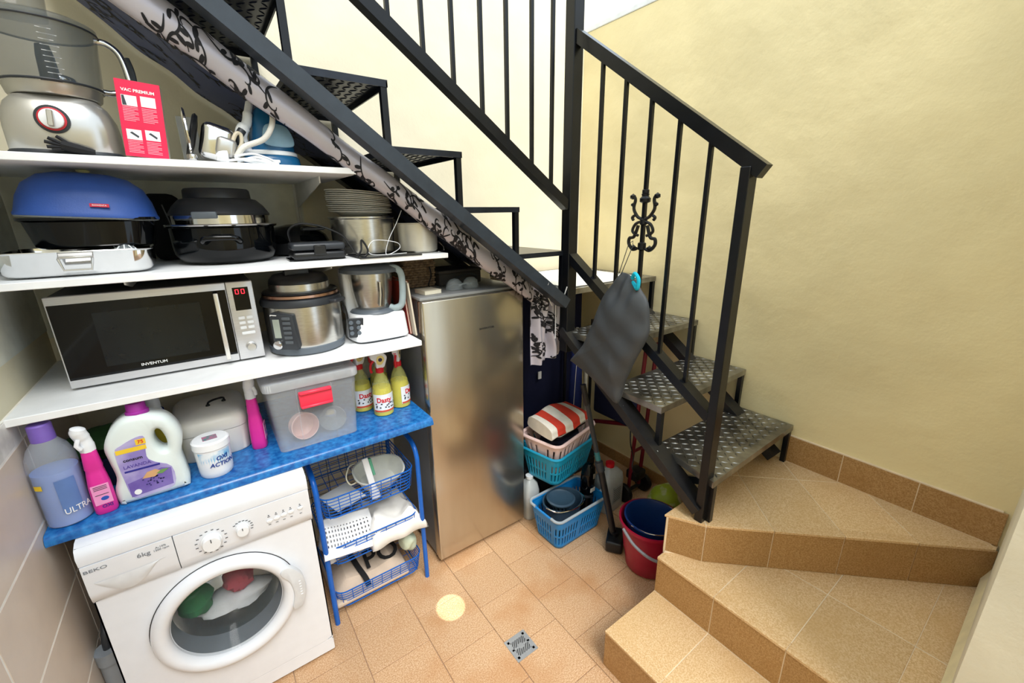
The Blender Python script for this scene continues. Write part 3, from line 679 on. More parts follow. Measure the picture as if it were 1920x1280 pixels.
# red carton
m_redc = mat('pink_red_card', '#e0214f', .45, var=.04); m_kraft = mat('grey_brown_card', '#b9ad9c', .8, var=.06)
rb = thing('cardboard_box', 'bright red cardboard box printed VAC PREMIUM beside the food processor', 'box', (-.066, 1.655, Z1+.0005), rot=(0, .075, -.06))
obj('carton', MB().box(-.0465, .0465, .001, .058, .004, .195, .001, 1), m_kraft, rb, smooth=0)
obj('front_panel', MB().box(-.0475, .0475, -.0006, .001, .0035, .1955), m_redc, rb, smooth=0)
obj('top_flap', MB().box(-.046, .046, .004, .058, .1955, .197), mat('dark_card', '#6e5f4c', .8), rb, smooth=0)
text('lettering', 'VAC PREMIUM', .0105, m_wink, rb, (-.001, -.0009, .171), sx=1.05, bold=.025)
for i, (x, z) in enumerate(((-.022, .145), (.018, .147), (-.022, .06), (.018, .062))):
    obj('printed_picture', MB().box(x-.016, x+.016, -.0012, -.0006, z-.013, z+.013), m_wink, rb, smooth=0)
    if i != 1: obj('printed_motif', MB().prism([(x-.009, z+.004), (x-.004, z+.007), (x+.01, z-.003), (x+.008, z-.008)] if i else [(x-.015, z-.012), (x-.015, z+.012), (x-.01, z+.012), (x-.006, z-.012)], -.0016, -.0012, 'y'), m_ink, rb, smooth=0)
m_pinkink = mat('pale_pink_print', '#f0a0b2', .6)
for x in (-.022, .018):
    for z0, n in ((.128, 9), (.043, 8)):
        ln = MB()
        for i in range(n): ln.box(x-.016, x+.016-.008*(i % 3 == 2), -.001, -.0006, z0-i*.0042, z0-i*.0042+.0016)
        o = obj('small_print', ln, m_pinkink, rb, smooth=0); o['kind'] = 'stuff'
# small cartons behind
tag(obj('small_carton', MB().box(-.025, .03, 0, .10, 0, .17, .001, 1), mat('offwhite_card', '#d4d3cc', .7), None, (.045, 1.95, Z1), smooth=0), 'pale small carton standing behind the chrome appliance', 'box')
# chrome appliance
cg = thing('chrome_appliance', 'small chrome appliance with cream loop handle beside the red box', 'appliance', (.088, 1.74, Z1))
mm = Matrix.Rotation(.28, 4, 'Y')
obj('body', MB().box(-.04, .045, -.05, .06, .012, .12, .02, 3, M=mm), m_chrome, cg)
obj('back_plate', MB().lathe([(.06, 0), (.066, .006), (.06, .014), (.03, .018)], 32, M=Matrix.Translation((-.045, 0, .085)) @ Matrix.Rotation(PI/2+.3, 4, 'Y')), m_bplast, cg)
obj('steel_rim', MB().tube([(-.05+.02*math.cos(a)*0, .066*math.cos(a), .085+.07*math.sin(a)) for a in [2*PI*i/28 for i in range(28)]], .004, 6, True), m_chrome, cg)
obj('front_housing', MB().box(.0, .052, -.075, -.045, .03, .085, .012, 3, M=mm), m_sil, cg)
obj('loop_handle', MB().tube(spline([(.05, -.05, .03), (.06, -.052, .06), (.075, -.052, .09), (.088, -.05, .088), (.085, -.05, .06), (.066, -.05, .035)], 5, True), .006, 8, True), mat('cream_plastic', '#d8cdb6', .4), cg)
obj('foot_knob', MB().lathe([(0, 0), (.012, .002), (.014, .01), (.012, .018), (0, .022)], 16, (-.05, -.055, .004)), m_chrome, cg)
# steam iron
m_ib = mat('petrol_blue_plastic', '#1d5f8e', .25, var=.05); m_ib2 = mat('pale_blue_plastic', '#7ea0b6', .3)
ir = thing('steam_iron', 'blue and white steam iron with braided hose on its blue base', 'iron', (.262, 1.76, Z1))
obj('station_base', MB().lathe([(.97, 0), (1, .004), (.96, .03), (.9, .035)], 40, sx=.088, sy=.08, power=3), m_ib, ir)
obj('steam_button', MB().box(-.014, .014, -.083, -.075, .010, .02, .003, 2), m_wplast, ir)
obj('white_skirt', MB().lathe([(.95, .034), (1, .037), (1, .046), (.95, .05)], 40, sx=.082, sy=.072, power=2.4), m_wplast, ir)
obj('body', MB().lathe([(.98, .05), (1, .06), (.95, .1), (.8, .145), (.55, .18), (.25, .193), (0, .195)], 40, (.008, 0, 0), sx=.068, sy=.062, power=2.3), m_ib, ir)
obj('face_panel', MB().prism([(p.x, p.y) for p in spline([(-.03, .066, 0), (.04, .062, 0), (.055, .08, 0), (.035, .125, 0), (-.02, .128, 0), (-.036, .1, 0)], 5, True)], -.071, -.058, 'y', .004, 2, M=Matrix.Translation((.012, .0, 0)) @ Matrix.Rotation(-.0, 4, 'X')), m_ib2, ir)
obj('handle', MB().tube(spline([(-.074, -.02, .05), (-.084, -.035, .075), (-.078, -.04, .105), (-.06, -.035, .13), (-.05, -.02, .165), (-.04, -.01, .195)], 6), [.02]*8+[.018]*8+[.014]*8+[.011]*7, 12), m_wplast, ir)
obj('handle_pad', MB().tube(spline([(-.088, -.052, .062), (-.09, -.058, .085), (-.078, -.056, .105)], 5), .012, 10), m_dgrey, ir)
obj('hose', MB().tube(spline([(-.11, -.09, .02), (-.085, -.098, .05), (-.03, -.105, .075), (.0, -.1, .115), (.01, -.09, .16), (.005, -.06, .195), (-.004, -.03, .2)], 8), .0085, 10), mat('braided_white', '#e4e2dc', .8, bump=.6, bscale=400), ir)
obj('power_cord', MB().tube(spline([(-.11, -.095, .006), (-.06, -.115, .02), (-.02, -.12, .006), (-.07, -.11, .006), (-.115, -.1, .018), (-.06, -.1, .03), (0, -.118, .004), (-.08, -.12, .013), (-.14, -.115, .006), (-.165, -.12, .008)], 7), .0038, 7), m_wplast, ir)
obj('plug', MB().lathe([(.006, 0), (.014, .008), (.017, .022), (.017, .03)], 16, (-.165, -.115, .017), axis='x', sy=1), m_wplast, ir)
# ================================================================ middle shelf
rt = thing('roasting_tin', 'shiny steel roasting tin under the blue lidded roaster', 'roasting tin', (-.275, 1.80, Z2))
def openpan(prof, sx, sy, power, seg=64): return MB().lathe(prof, seg, sx=sx, sy=sy, power=power, caps=False)
obj('pan', openpan([(0, .003), (.85, .003), (.9, .006), (.94, .014), (.97, .064), (1.0, .066), (1.01, .068), (1, .07), (.965, .069), (.93, .016), (.86, .008), (0, .007)], .167, .135, 8), m_chrome, rt, smooth=60)
obj('drop_handle', MB().tube([(-.033, -.136, .052), (-.034, -.14, .05), (-.028, -.142, .02), (.028, -.142, .02), (.034, -.14, .05), (.033, -.136, .052)], .0035, 8).box(-.036, .036, -.138, -.128, .05, .057, .002, 1), m_steel_h, rt)
ro = thing('roaster', 'black roasting dish with tall royal blue lid sitting on the steel tin', 'roaster', (-.235, 1.80, Z2+.071))
obj('dish', MB().lathe([(0, .002), (.8, .002), (.88, .008), (.97, .075), (1.04, .08), (1.04, .087), (.95, .085), (0, .08)], 56, sx=.148, sy=.115, power=3.2), m_bgloss, ro)
lid = obj('lid', MB().lathe([(1.05, 0), (1.055, .006), (1.03, .012), (.97, .05), (.86, .085), (.65, .11), (.4, .12), (0, .124)], 56, sx=.148, sy=.118, power=2.8), mat('royal_blue_plastic', '#2a4f9c', .45, var=.06, bump=.1, bscale=250), ro, (0, 0, .088), rot=(0, .055, 0))
obj('lid_rim', MB().lathe([(1.0, -.006), (1.04, -.004), (1.05, .001)], 56, sx=.148, sy=.118, power=2.8), m_clear2, lid)
obj('red_badge', MB().box(.015, .055, -.1235, -.119, .028, .037), mat('badge_red', '#c5304a', .5), lid, smooth=0)
text('lettering', 'ROWENTA', .006, m_wink, lid, (.035, -.1238, .0325))
obj('lid_knob', MB().lathe([(.012, .122), (.016, .13), (0, .134)], 16), mat('yellowed_plastic', '#c9c48a', .5), lid)
cu = thing('clear_cup', 'small clear ribbed cup upside down in front of the roaster', 'cup', (-.172, 1.715, Z2+.0145))
obj('cup', MB().lathe([(.027, 0), (.026, .03), (.025, .033), (.022, .055), (.012, .068), (0, .072)], 24), m_clear2, cu)
ribs = MB()
for k in range(8):
    a = 2*PI*k/8; ribs.tube([(.026*math.cos(a), .026*math.sin(a), .03), (.023*math.cos(a), .023*math.sin(a), .055), (.005*math.cos(a), .005*math.sin(a), .072)], .0018, 5)
o = obj('ribs', ribs, m_wplast, cu); o['kind'] = 'stuff'
bg_ = thing('black_bag', 'soft black bag with grey strap behind the roaster', 'bag', (-.08, 2.115, Z2))
bgs = MB().box(-.055, .055, -.065, .06, .003, .24, .03, 3)
for v in bgs.bm.verts: v.co.x += .006*math.sin(40*v.co.z); v.co.y += .006*math.sin(31*v.co.z+2*v.co.x)
obj('body', bgs, mat('black_cloth', '#14151a', .9), bg_); obj('strap', MB().tube([(.03, -.069, .02), (.02, -.071, .12), (.005, -.066, .2)], 0, sq=(.004, .02)), mat('grey_webbing', '#6d7072', .8), bg_)
# black pot with grill lid
bp = thing('black_pot', 'glossy black casserole pot topped by a chrome banded lid', 'pot', (.09, 1.872, Z2))
pt = obj('pot', MB().lathe([(0, .002), (.115, .002), (.14, .012), (.155, .035), (.158, .06), (.158, .12), (.168, .124), (.168, .128), (.15, .128)], 56), m_bgloss, bp)
for s in (-1, 1):
    ang = -PI/2-.12 if s < 0 else PI/2-.12
    M_ = Matrix.Rotation(ang+PI/2, 4, 'Z')
    obj('side_handle', MB().tube([M_ @ Vector(p) for p in spline([(-.05, -.155, .075), (-.05, -.178, .08), (-.036, -.194, .09), (.036, -.194, .09), (.05, -.178, .08), (.05, -.155, .075)], 5)], .0085, 10), m_bgloss, pt)
obj('pot_rim', MB().lathe([(.168, .127), (.17, .129), (.168, .132), (.15, .132)], 56), m_chrome, bp)
obj('lid_band', MB().lathe([(.146, .133), (.146, .16), (.14, .162)], 56), m_chrome, bp)
ld = obj('lid_dome', MB().lathe([(.15, .16), (.151, .166), (.135, .192), (.115, .212), (.1, .216), (.098, .242), (.093, .248), (0, .25)], 56), mat('charcoal_plastic', '#23262b', .35), bp)
obj('lid_latch', MB().box(-.05, .02, -.16, -.13, .15, .172, .005, 2, M=Matrix.Rotation(-.25, 4, 'Z')), m_grey, ld)
tx = MB()
for i in range(4): tx.box(.075, .115, -.0008, 0, .176+i*.008, .178+i*.008)
for v in tx.bm.verts:
    a = v.co.x/.13; r_ = .1515-(v.co.z-.166)*.78; v.co = Vector((math.sin(a)*r_, -math.cos(a)*r_, v.co.z))
o = obj('lid_print', tx, m_wink, ld, smooth=0); o['kind'] = 'stuff'
# pan
pn = thing('frying_pan', 'black frying pan with domed lid behind the black pot', 'pan', (.345, 2.03, Z2))
obj('pan', MB().lathe([(0, .002), (.1, .002), (.115, .01), (.13, .05), (.134, .052), (.12, .05)], 40), m_bplast, pn)
obj('pan_lid', MB().lathe([(.132, .053), (.12, .08), (.08, .11), (.03, .122), (0, .124)], 40), m_bgloss, pn)
obj('pan_handle', MB().box(.0, .085, -.165, -.125, .10, .112, .004, 1), m_bplast, pn)
# sandwich maker
sm = thing('sandwich_maker', 'flat black sandwich maker with looped cable on the middle shelf', 'sandwich maker', (.36, 1.735, Z2), -.05)
for z0, z1, nm in ((.006, .032, 'lower_plate'), (.036, .062, 'upper_plate')): obj(nm, MB().box(-.09, .09, -.07, .06, z0, z1, .01, 3), m_dgrey if z0 > .02 else m_bplast, sm)
obj('clip', MB().box(-.02, .02, -.078, -.066, .02, .055, .003, 1), m_bplast, sm)
obj('tray_edge', MB().box(-.1, .09, -.05, .07, .0015, .006, .001, 1), m_bgloss, sm, smooth=0)
obj('cable', MB().tube(spline([(-.08, .02, .066), (-.085, -.01, .105), (-.05, -.02, .128), (.02, -.03, .118), (.085, -.05, .085), (.105, -.07, .05), (.12, -.085, .02), (.15, -.09, .006), (.165, -.085, .03), (.15, -.07, .065), (.142, -.08, .03), (.12, -.1, .006)], 8), .0038, 8), m_bplast, sm)
# steel pot with paper plates
sp_ = thing('steel_pot', 'wide stainless pot holding a stack of paper plates', 'pot', (.575, 1.85, Z2))
obj('pot', MB().lathe([(0, .002), (.115, .002), (.122, .008), (.124, .1), (.124, .14), (.131, .144), (.131, .15), (.12, .15), (.119, .01), (0, .01)], 48, caps=False), m_steel, sp_)
pl0 = None
m_paper = mat('paper_plate', '#d9d9d3', .8)
for i in range(12):
    zz = .1505+i*.0068; tilt = .03+.012*i*.4
    lbl = ('lowest paper plate resting on the stainless pot rim', 'second paper plate from the bottom of the stack on the stainless pot', 'third paper plate from the bottom of the stack on the stainless pot', 'fourth paper plate from the bottom of the stack on the stainless pot', 'fifth paper plate from the bottom of the stack on the stainless pot', 'sixth paper plate from the bottom of the stack on the stainless pot', 'sixth paper plate from the top of the stack on the stainless pot', 'fifth paper plate from the top of the stack on the stainless pot', 'fourth paper plate from the top of the stack on the stainless pot', 'third paper plate from the top of the stack on the stainless pot', 'second paper plate from the top of the stack on the stainless pot', 'topmost paper plate of the stack on the stainless pot')[i]
    if pl0 is None:
        pl0 = obj('paper_plate', MB().lathe([(0, 0), (.08, 0), (.095, .012), (.124, .017), (.125, .0185), (.094, .0145), (.079, .0018), (0, .0018)], 40, caps=False), m_paper, None, (.575, 1.85, Z2+zz), rot=(0, tilt, 0)); o = pl0
    else:
        o = pl0.copy(); COL.objects.link(o); o.location = (.575+random.uniform(-.004, .004)-.0006*i, 1.85+random.uniform(-.004, .004), Z2+zz); o.rotation_euler = (random.uniform(-.01, .01), tilt, 0)
    tag(o, lbl, 'plate', 'paper plates in the pot')
ap = thing('aluminium_pot', 'small pale aluminium pot at the end of the middle shelf', 'pot', (.775, 1.75, Z2))
obj('pot', MB().lathe([(0, .002), (.07, .002), (.08, .01), (.084, .117), (.087, .119), (.087, .122), (.08, .121), (.077, .012), (0, .01)], 44, caps=False), mat('pale_aluminium', '#d9d5cb', .38, .55, var=.05), ap)
obj('lid_hook', MB().tube([(.084, -.03, .04), (.1, -.04, .02), (.1, -.04, .004), (.05, -.09, .004)], .0022, 6), m_chrome, ap)
tag(obj('baking_sheet', MB().box(-.12, .13, -.05, .16, 0, .004, .0015, 1), m_bplast, None, (.60, 1.665, Z2), smooth=0), 'thin black baking sheet lying at the shelf end', 'baking sheet')
tag(obj('white_string', MB().tube(spline([(.69, 1.70, 1.77), (.66, 1.69, 1.72), (.62, 1.68, 1.66), (.60, 1.67, 1.606), (.63, 1.66, 1.612), (.66, 1.67, 1.63), (.64, 1.665, 1.65), (.56, 1.67, 1.66), (.53, 1.665, 1.63), (.55, 1.66, 1.606), (.68, 1.655, 1.606)], 8), .0014, 6), m_wplast), 'thin white string hanging before the stainless pot', 'string')
# ================================================================ lower shelf
pc = thing('pressure_cooker', 'round steel electric pressure cooker with black lid beside the microwave', 'pressure cooker', (.30, 1.835, Z3))
obj('base', MB().lathe([(.132, .002), (.139, .008), (.141, .03), (.137, .034)], 56), m_grey, pc)
cb = obj('body', MB().lathe([(.138, .033), (.139, .04), (.139, .185), (.137, .187)], 64), m_steel, pc)
obj('collar', MB().lathe([(.139, .186), (.146, .188), (.147, .2), (.142, .212), (.13, .216)], 56), m_dgrey, pc)
obj('copper_ring', MB().lathe([(.132, .215), (.137, .219), (.135, .228), (.128, .23)], 56), mat('copper_ring', '#b08a76', .25, .9), pc)
ldc = obj('lid', MB().lathe([(.131, .229), (.135, .232), (.13, .238), (.11, .24)], 56), m_bplast, pc)
obj('lid_band', MB().lathe([(.1, .239), (.108, .24), (.108, .266), (.102, .268)], 56), m_steel, ldc)
obj('lid_top', MB().lathe([(.107, .267), (.104, .28), (.09, .296), (.06, .302), (0, .303)], 48), m_bplast, ldc)
obj('lid_handle', MB().box(-.055, .03, -.06, -.02, .296, .322, .006, 2), m_dgrey, ldc)
for s in (-1, 1): obj('side_grip', MB().box(-.035, .035, -.172, -.13, .19, .206, .007, 3, M=Matrix.Rotation(s*.75 if s > 0 else PI-.2, 4, 'Z')), m_dgrey, pc)
# control panel facing left-front
M_ = Matrix.Rotation(-.62, 4, 'Z')
ctl = obj('control_panel', MB().prism([(-.05, .04), (.032, .03), (.04, .045), (.033, .165), (-.045, .175), (-.052, .16)], -.157, -.12, 'y', .004, 2, M=M_), m_dgrey, pc)
obj('display', MB().box(-.042, -.018, -.1585, -.156, .08, .15, M=M_), mat('lcd_grey', '#9aa39a', .3), ctl, smooth=0)
for i in range(6): obj('button', MB().box(-.008, .022, -.1595, -.156, .146-i*.018, .158-i*.018, .002, 1, M=M_), mat('button_slate', '#50565c', .4), ctl, smooth=0)
obj('knob', MB().lathe([(.017, 0), (.017, .012), (.014, .016), (0, .017)], 24, (-.032, -.156, .055), axis='y', M=M_), m_chrome, ctl)
obj('badge', MB().tube([M_ @ Vector(p) for p in ((-.046, -.159, .163), (-.046, -.159, .167), (-.024, -.159, .165))], .0015, 5), m_wink, ctl)
obj('cable', MB().tube(spline([(.13, -.02, .2), (.15, -.04, .15), (.155, -.05, .08), (.16, -.06, .02), (.175, -.05, .006)], 6), .0035, 7), m_bplast, pc)
# cooking robot
tm = thing('food_mixer', 'white kitchen mixer with steel jug and pale grey handle', 'mixer', (.574, 1.81, Z3))
tb = MB().prism([(p.x, p.y) for p in spline([(-.085, -.1, 0), (.07, -.105, 0), (.112, -.08, 0), (.115, .07, 0), (.05, .1, 0), (-.08, .1, 0), (-.118, .05, 0), (-.118, -.05, 0)], 4, True)], .006, .118, 'z', .012, 3)
for v in tb.bm.verts:
    if v.co.z > .06: v.co.x *= .93; v.co.y *= .93
obj('base', tb, m_wplast, tm, smooth=50)
obj('base_foot', MB().lathe([(1, 0), (1.02, .002), (1.02, .008)], 40, sx=.108, sy=.098, power=4), m_dgrey, tm)
obj('jug_seat', MB().lathe([(.1, .116), (.098, .122), (.09, .13), (.07, .132)], 40), m_grey, tm)
jg = obj('jug', MB().lathe([(.07, .13), (.072, .14), (.083, .20), (.087, .27), (.087, .286)], 48, caps=False), m_steel, tm)
obj('jug_lid', MB().lathe([(.12, .285), (.124, .288), (.122, .3), (.1, .31), (.05, .316), (0, .318)], 44), m_grey, tm)
obj('jug_handle', MB().tube(spline([(.06, -.07, .30), (.085, -.085, .295), (.098, -.095, .27), (.098, -.095, .2), (.09, -.09, .145), (.065, -.075, .13), (.05, -.062, .135)], 6), [.014]*37, 12), mat('pale_grey_plastic', '#9fb0b6', .4), tm)
obj('jug_spout', MB().tube([(.0, -.086, .15), (.005, -.092, .2), (.005, -.095, .25)], .008, 8), m_chrome, jg)
cpn = obj('button_panel', MB().box(-.118, -.055, -.086, -.078, .03, .112, .004, 1, M=Matrix.Rotation(-.35, 4, 'Z') @ Matrix.Translation((.015, -.03, 0))), m_dgrey, tm, smooth=0)
for i in range(3):
    for j in range(2): obj('button', MB().lathe([(.009, 0), (.008, .004), (0, .005)], 14, (-.105+j*.028, -.086, .05+i*.022), axis='y', M=Matrix.Rotation(-.35, 4, 'Z') @ Matrix.Translation((.015, -.03, 0))), m_grey, cpn)
obj('back_column', MB().box(-.11, -.04, .02, .1, .1, .30, .012, 3), m_wplast, tm)
# upright cookbooks
def book(x, y, z, th, dp, h, c, lab, tilt):
    b = thing('book', lab, 'book', (x, y, z), rot=(0, tilt, -.03), group='books beside the mixer')
    mc = mat('cover_'+c[1:], c, .5)
    obj('cover', MB().box(0, .0015, 0, dp, 0, h).box(th-.0015, th, 0, dp, 0, h).box(0, th, dp-.0015, dp, 0, h), mc, b, smooth=0)
    obj('pages', MB().box(.0015, th-.0015, .002, dp-.002, .002, h-.002), mat('book_pages', '#e3dcc9', .8), b, smooth=0)
book(.710, 1.70, Z3, .007, .15, .235, '#c9bfae', 'thin cream booklet leaning outermost beside the freezer', -.09)
book(.7175, 1.735, Z3, .010, .17, .24, '#c2542c', 'orange cookbook standing between mixer and freezer', -.09)
book(.701, 1.74, Z3, .008, .16, .235, '#a8342c', 'dark red booklet standing closest to the mixer', -.09)
# ================================================================ on the freezer
ZF = 1.4105
m_wick = mat('brown_wicker', '#6f5c48', .8, col2='#9c8468', scale=60, bump=.5, bscale=150)
wk = thing('wicker_basket', 'brown woven wicker basket at the back on the freezer', 'basket', (.855, 2.02, ZF))
obj('inner_wall', MB().box(-.076, .076, -.076, .076, .001, .145, taper=.95), mat('dark_wicker', '#4b3d30', .9), wk, smooth=0)
for r in range(12):
    k = .95+.05*r/12; w = MB()
    pts = []
    for s in range(4):
        for i in range(14):
            u = i/14; e = .004*math.sin(PI*(i+r))*0+.003*(1 if (i+r) % 2 else -1)
            a, b_ = -.08+.16*u, -.08-e
            pts.append({0: (a, b_), 1: (-b_, a), 2: (-a, -b_), 3: (b_, -a)}[s])
    w.tube([(x*k, y*k, .007+r*.012) for x, y in pts], .0055, 5, True)
    obj('weave_row', w, m_wick, wk)
dk = thing('dark_box', 'low dark grey box on the freezer behind the glasses', 'box', (1.06, 1.98, ZF)); obj('box_body', MB().box(-.12, .12, -.08, .12, .001, .06, .004, 1), mat('dark_box_card', '#3b3836', .7), dk, smooth=0); obj('box_lid', MB().box(-.123, .123, -.083, .123, .06, .075, .004, 1), mat('dark_box_lid', '#45413e', .7), dk, smooth=0)
npd = thing('note_pad', 'small cream note pad on the front corner of the freezer', 'note pad', (.815, 1.76, ZF), .1); obj('sheets', MB().box(-.04, .045, -.03, .06, 0, .016, .001, 1), mat('pad_paper', '#e9e3d0', .8), npd, smooth=0); obj('cover', MB().box(-.0405, .0455, -.0305, .0605, .016, .018), mat('pad_cover', '#ded6c2', .6), npd, smooth=0)
gg = thing('clear_goggles', 'clear plastic goggles lying on the freezer top', 'goggles', (1.0, 1.78, ZF))
for s in (-1, 1): obj('lens', MB().lathe([(.04, 0), (.042, .004), (.034, .035), (.02, .048), (0, .052)], 20, (s*.045, 0, .001), sx=1.05, sy=.8), m_clear2, gg)
obj('bridge', MB().tube([(-.03, -.02, .02), (0, -.024, .03), (.03, -.02, .02)], .006, 8), m_clear2, gg)
obj('strap', MB().tube(spline([(.085, 0, .02), (.1, .04, .05), (.06, .07, .055), (-.03, .07, .03), (-.085, .02, .015)], 6), 0, sq=(.002, .012)), mat('dark_strap', '#2c2f30', .7), gg)
obj('hanging_cord', MB().tube(spline([(.045, -.095, .1), (.045, -.11, .06), (.02, -.13, .02), (.015, -.15, .006), (.0, -.14, .006)], 6), .003, 8), m_bplast, wk)
# ================================================================ on the blue worktop
pb = thing('detergent_bottle', 'tall translucent bottle of blue liquid with purple cap at the wall', 'bottle', (-.447, 1.645, ZC))
m_tw = mat('milky_plastic', '#d9e0ea', .35, alpha=.28, var=.03); m_lq = mat('blue_liquid', '#6a92de', .3, var=.03)
prof = [(.045, 0), (.051, .004), (.052, .012), (.051, .02), (.052, .026), (.053, .19), (.05, .215), (.042, .238), (.028, .258), (.023, .268), (.023, .29)]
obj('bottle', MB().lathe(prof, 40, caps=False), m_tw, pb)
obj('liquid', MB().lathe([(0, .003)]+[(r-.0025, z) for r, z in prof if z < .16 and z > .002]+[(.05, .17), (0, .17)], 40, caps=False), m_lq, pb)
obj('cap', MB().lathe([(.024, .262), (.026, .262), (.026, .282), (.0255, .284), (.0255, .308), (.022, .312), (0, .312)], 32), mat('purple_cap', '#7a5fb8', .4), pb)
lb = obj('label', patch(0, .0548, .05, .85, .045, .15), mat('blue_label', '#5f7fba', .5), pb); o = curve_text(text('lettering', 'ULTRA', .026, m_wink, pb, (.036, -.0004, .05), sx=.8), .0552)
obj('yellow_sticker', patch(0, .0545, -.85, -.45, .13, .145), mat('yellow_label', '#eccb2d', .5), pb)
m_pk = mat('hot_pink_plastic', '#e0309c', .35, var=.04)
def pinkspray(loc, lab, rz):
    t = thing('spray_bottle', lab, 'spray bottle', loc, rz)
    bo = obj('bottle', MB().lathe([(.88, 0), (1, .006), (1.0, .03), (.95, .09), (.8, .13), (.72, .145), (.78, .15), (.62, .205)], 32, sx=.027, sy=.026, power=3.2), m_pk, t)
    obj('trigger_head', MB().tube(spline([(0, 0, .204), (0, 0, .225), (-.003, 0, .245), (-.008, -.004, .268), (-.004, -.006, .284)], 5), [.018]*6+[.017]*5+[.0185]*6+[.017]*2+[.012, .004], 14), m_wplast, t)
    obj('trigger', MB().tube([(-.012, -.016, .25), (-.018, -.022, .235), (-.012, -.02, .22)], .006, 8), m_wplast, t)
    obj('label', MB().box(-.02, .02, -.0268, -.0255, .035, .1), mat('pink_label', '#f29ccf', .5), t, smooth=0)
    for z in (.093, .088, .083, .066): obj('small_print', MB().box(-.015, .015, -.0272, -.0268, z, z+.002), m_ink, t, smooth=0)
    obj('emblem', MB().lathe([(.009, 0), (.009, .0006)], 20, (.004, -.0268, .053), sy=.7, axis='y'), mat('blue_print', '#2a55b8', .5), t)
    text('lettering', 'OXI', .014, mat('violet_print', '#3a2a8c', .5), t, (.005, -.0272, .027), bold=.02)
    return t
pinkspray((-.366, 1.63, ZC), 'pink spray bottle with white head beside the purple capped bottle', .15)
pinkspray((.062, 1.77, ZC), 'pink spray bottle seen edge on between white tin and clear box', 1.35)
# lavender jug
jo = [(-.088, .009), (-.089, .053), (-.078, .095), (-.083, .152), (-.085, .198), (-.066, .244), (-.033, .275), (.0, .281), (.034, .276), (.072, .256), (.094, .215), (.099, .172), (.086, .118), (.09, .063), (.091, .013), (.07, .0), (-.07, .0)]
lj = thing('detergent_jug', 'pale detergent jug with purple cap and LAVANDA label', 'jug', (-.248, 1.66, ZC))
m_jug = mat('pale_mint_plastic', '#dfe9e8', .35, var=.02)
op = [(p.x, p.y) for p in spline([(a, b, 0) for a, b in jo], 4, True)]
hp_ = [(p.x, p.y) for p in spline([(.03, .195, 0), (.04, .222, 0), (.052, .215, 0), (.06, .18, 0), (.056, .148, 0), (.044, .148, 0), (.033, .168, 0)], 4, True)]
def jugmesh():
    bm = bmesh.new()
    def ring(pts, y, sc): 
        return [bm.verts.new((x, y, z)) for x, z in pts]
    def inset(pts, k):
        n = len(pts); out = []
        for i in range(n):
            a, b, c = Vector(pts[i-1]), Vector(pts[i]), Vector(pts[(i+1) % n]); t = (c-a).normalized(); nn = Vector((-t.y, t.x))
            out.append(tuple(b+nn*k))
        return out
    sgn = 1 if sum(op[i][0]*op[(i+1) % len(op)][1]-op[(i+1) % len(op)][0]*op[i][1] for i in range(len(op))) > 0 else -1
    sh = 1 if sum(hp_[i][0]*hp_[(i+1) % len(hp_)][1]-hp_[(i+1) % len(hp_)][0]*hp_[i][1] for i in range(len(hp_))) > 0 else -1
    D = .042; caps = {}
    layers = [(-D, .016), (-D+.004, .008), (-D+.014, 0), (D-.014, 0), (D-.004, .008), (D, .016)]
    R = [ring(inset(op, sgn*k), y, 1) for y, k in layers]
    H = [ring(inset(hp_, -sh*k*.8), y, 1) for y, k in layers]
    for Q in (R, H):
        n = len(Q[0])
        for A, B in zip(Q, Q[1:]):
            for i in range(n): bm.faces.new((A[i], A[(i+1) % n], B[(i+1) % n], B[i]))
    for A, B in ((R[0], H[0]), (R[-1], H[-1])):
        ed = [bm.edges.get((A[i], A[(i+1) % len(A)])) for i in range(len(A))]+[bm.edges.get((B[i], B[(i+1) % len(B)])) for i in range(len(B))]
        bmesh.ops.triangle_fill(bm, edges=ed, use_beauty=True)
    bmesh.ops.recalc_face_normals(bm, faces=bm.faces)
    m = MB(); m.bm.free(); m.bm = bm; return m
obj('jug', jugmesh(), m_jug, lj, smooth=45)
obj('cap', MB().lathe([(.027, .272), (.029, .275), (.029, .286), (.025, .289), (.0235, .31), (.021, .313), (0, .313)], 32, (.006, 0, 0)), mat('magenta_cap', '#a02c9c', .4), lj)
lab = [(p.x, p.y) for p in spline([(-.064, .179, 0), (-.045, .2, 0), (-.006, .216, 0), (.012, .208, 0), (.004, .146, 0), (.02, .12, 0), (.056, .09, 0), (.052, .024, 0), (.0, .016, 0), (-.05, .018, 0), (-.06, .078, 0)], 3, True)]
obj('label', MB().prism(lab, -.0432, -.0418, 'y'), mat('lavender_label', '#8d7fc4', .4, col2='#c9c2e6', scale=9), lj, smooth=0)
obj('label_band', MB().box(-.062, .01, -.0438, -.0432, .172, .186), mat('yellow_label2', '#f0cc38', .5), lj, smooth=0)
obj('label_dark', MB().prism([(-.055, .022), (.05, .03), (.054, .088), (.03, .096), (-.02, .078), (-.056, .07)], -.0436, -.0432, 'y'), mat('violet_label', '#6a55a8', .4, col2='#8a78c0', scale=12), lj, smooth=0)
obj('number_box', MB().box(-.012, .012, -.0442, -.0438, .19, .208), MATS['yellow_label2'], lj, smooth=0); text('lettering', '75', .015, m_redprint, lj, (0, -.0446, .199), bold=.02)
text('lettering', 'consum', .014, m_black_ink, lj, (-.028, -.0436, .148), sx=1.05, bold=.02)
text('lettering', 'LAVANDA', .0145, mat('violet_text', '#5a4aa0', .5), lj, (-.022, -.0436, .125), sx=.98, bold=.012)
obj('blue_bar', MB().box(-.055, .03, -.0440, -.0436, .107, .113), mat('navy_print', '#2a2a8c', .5), lj, smooth=0)
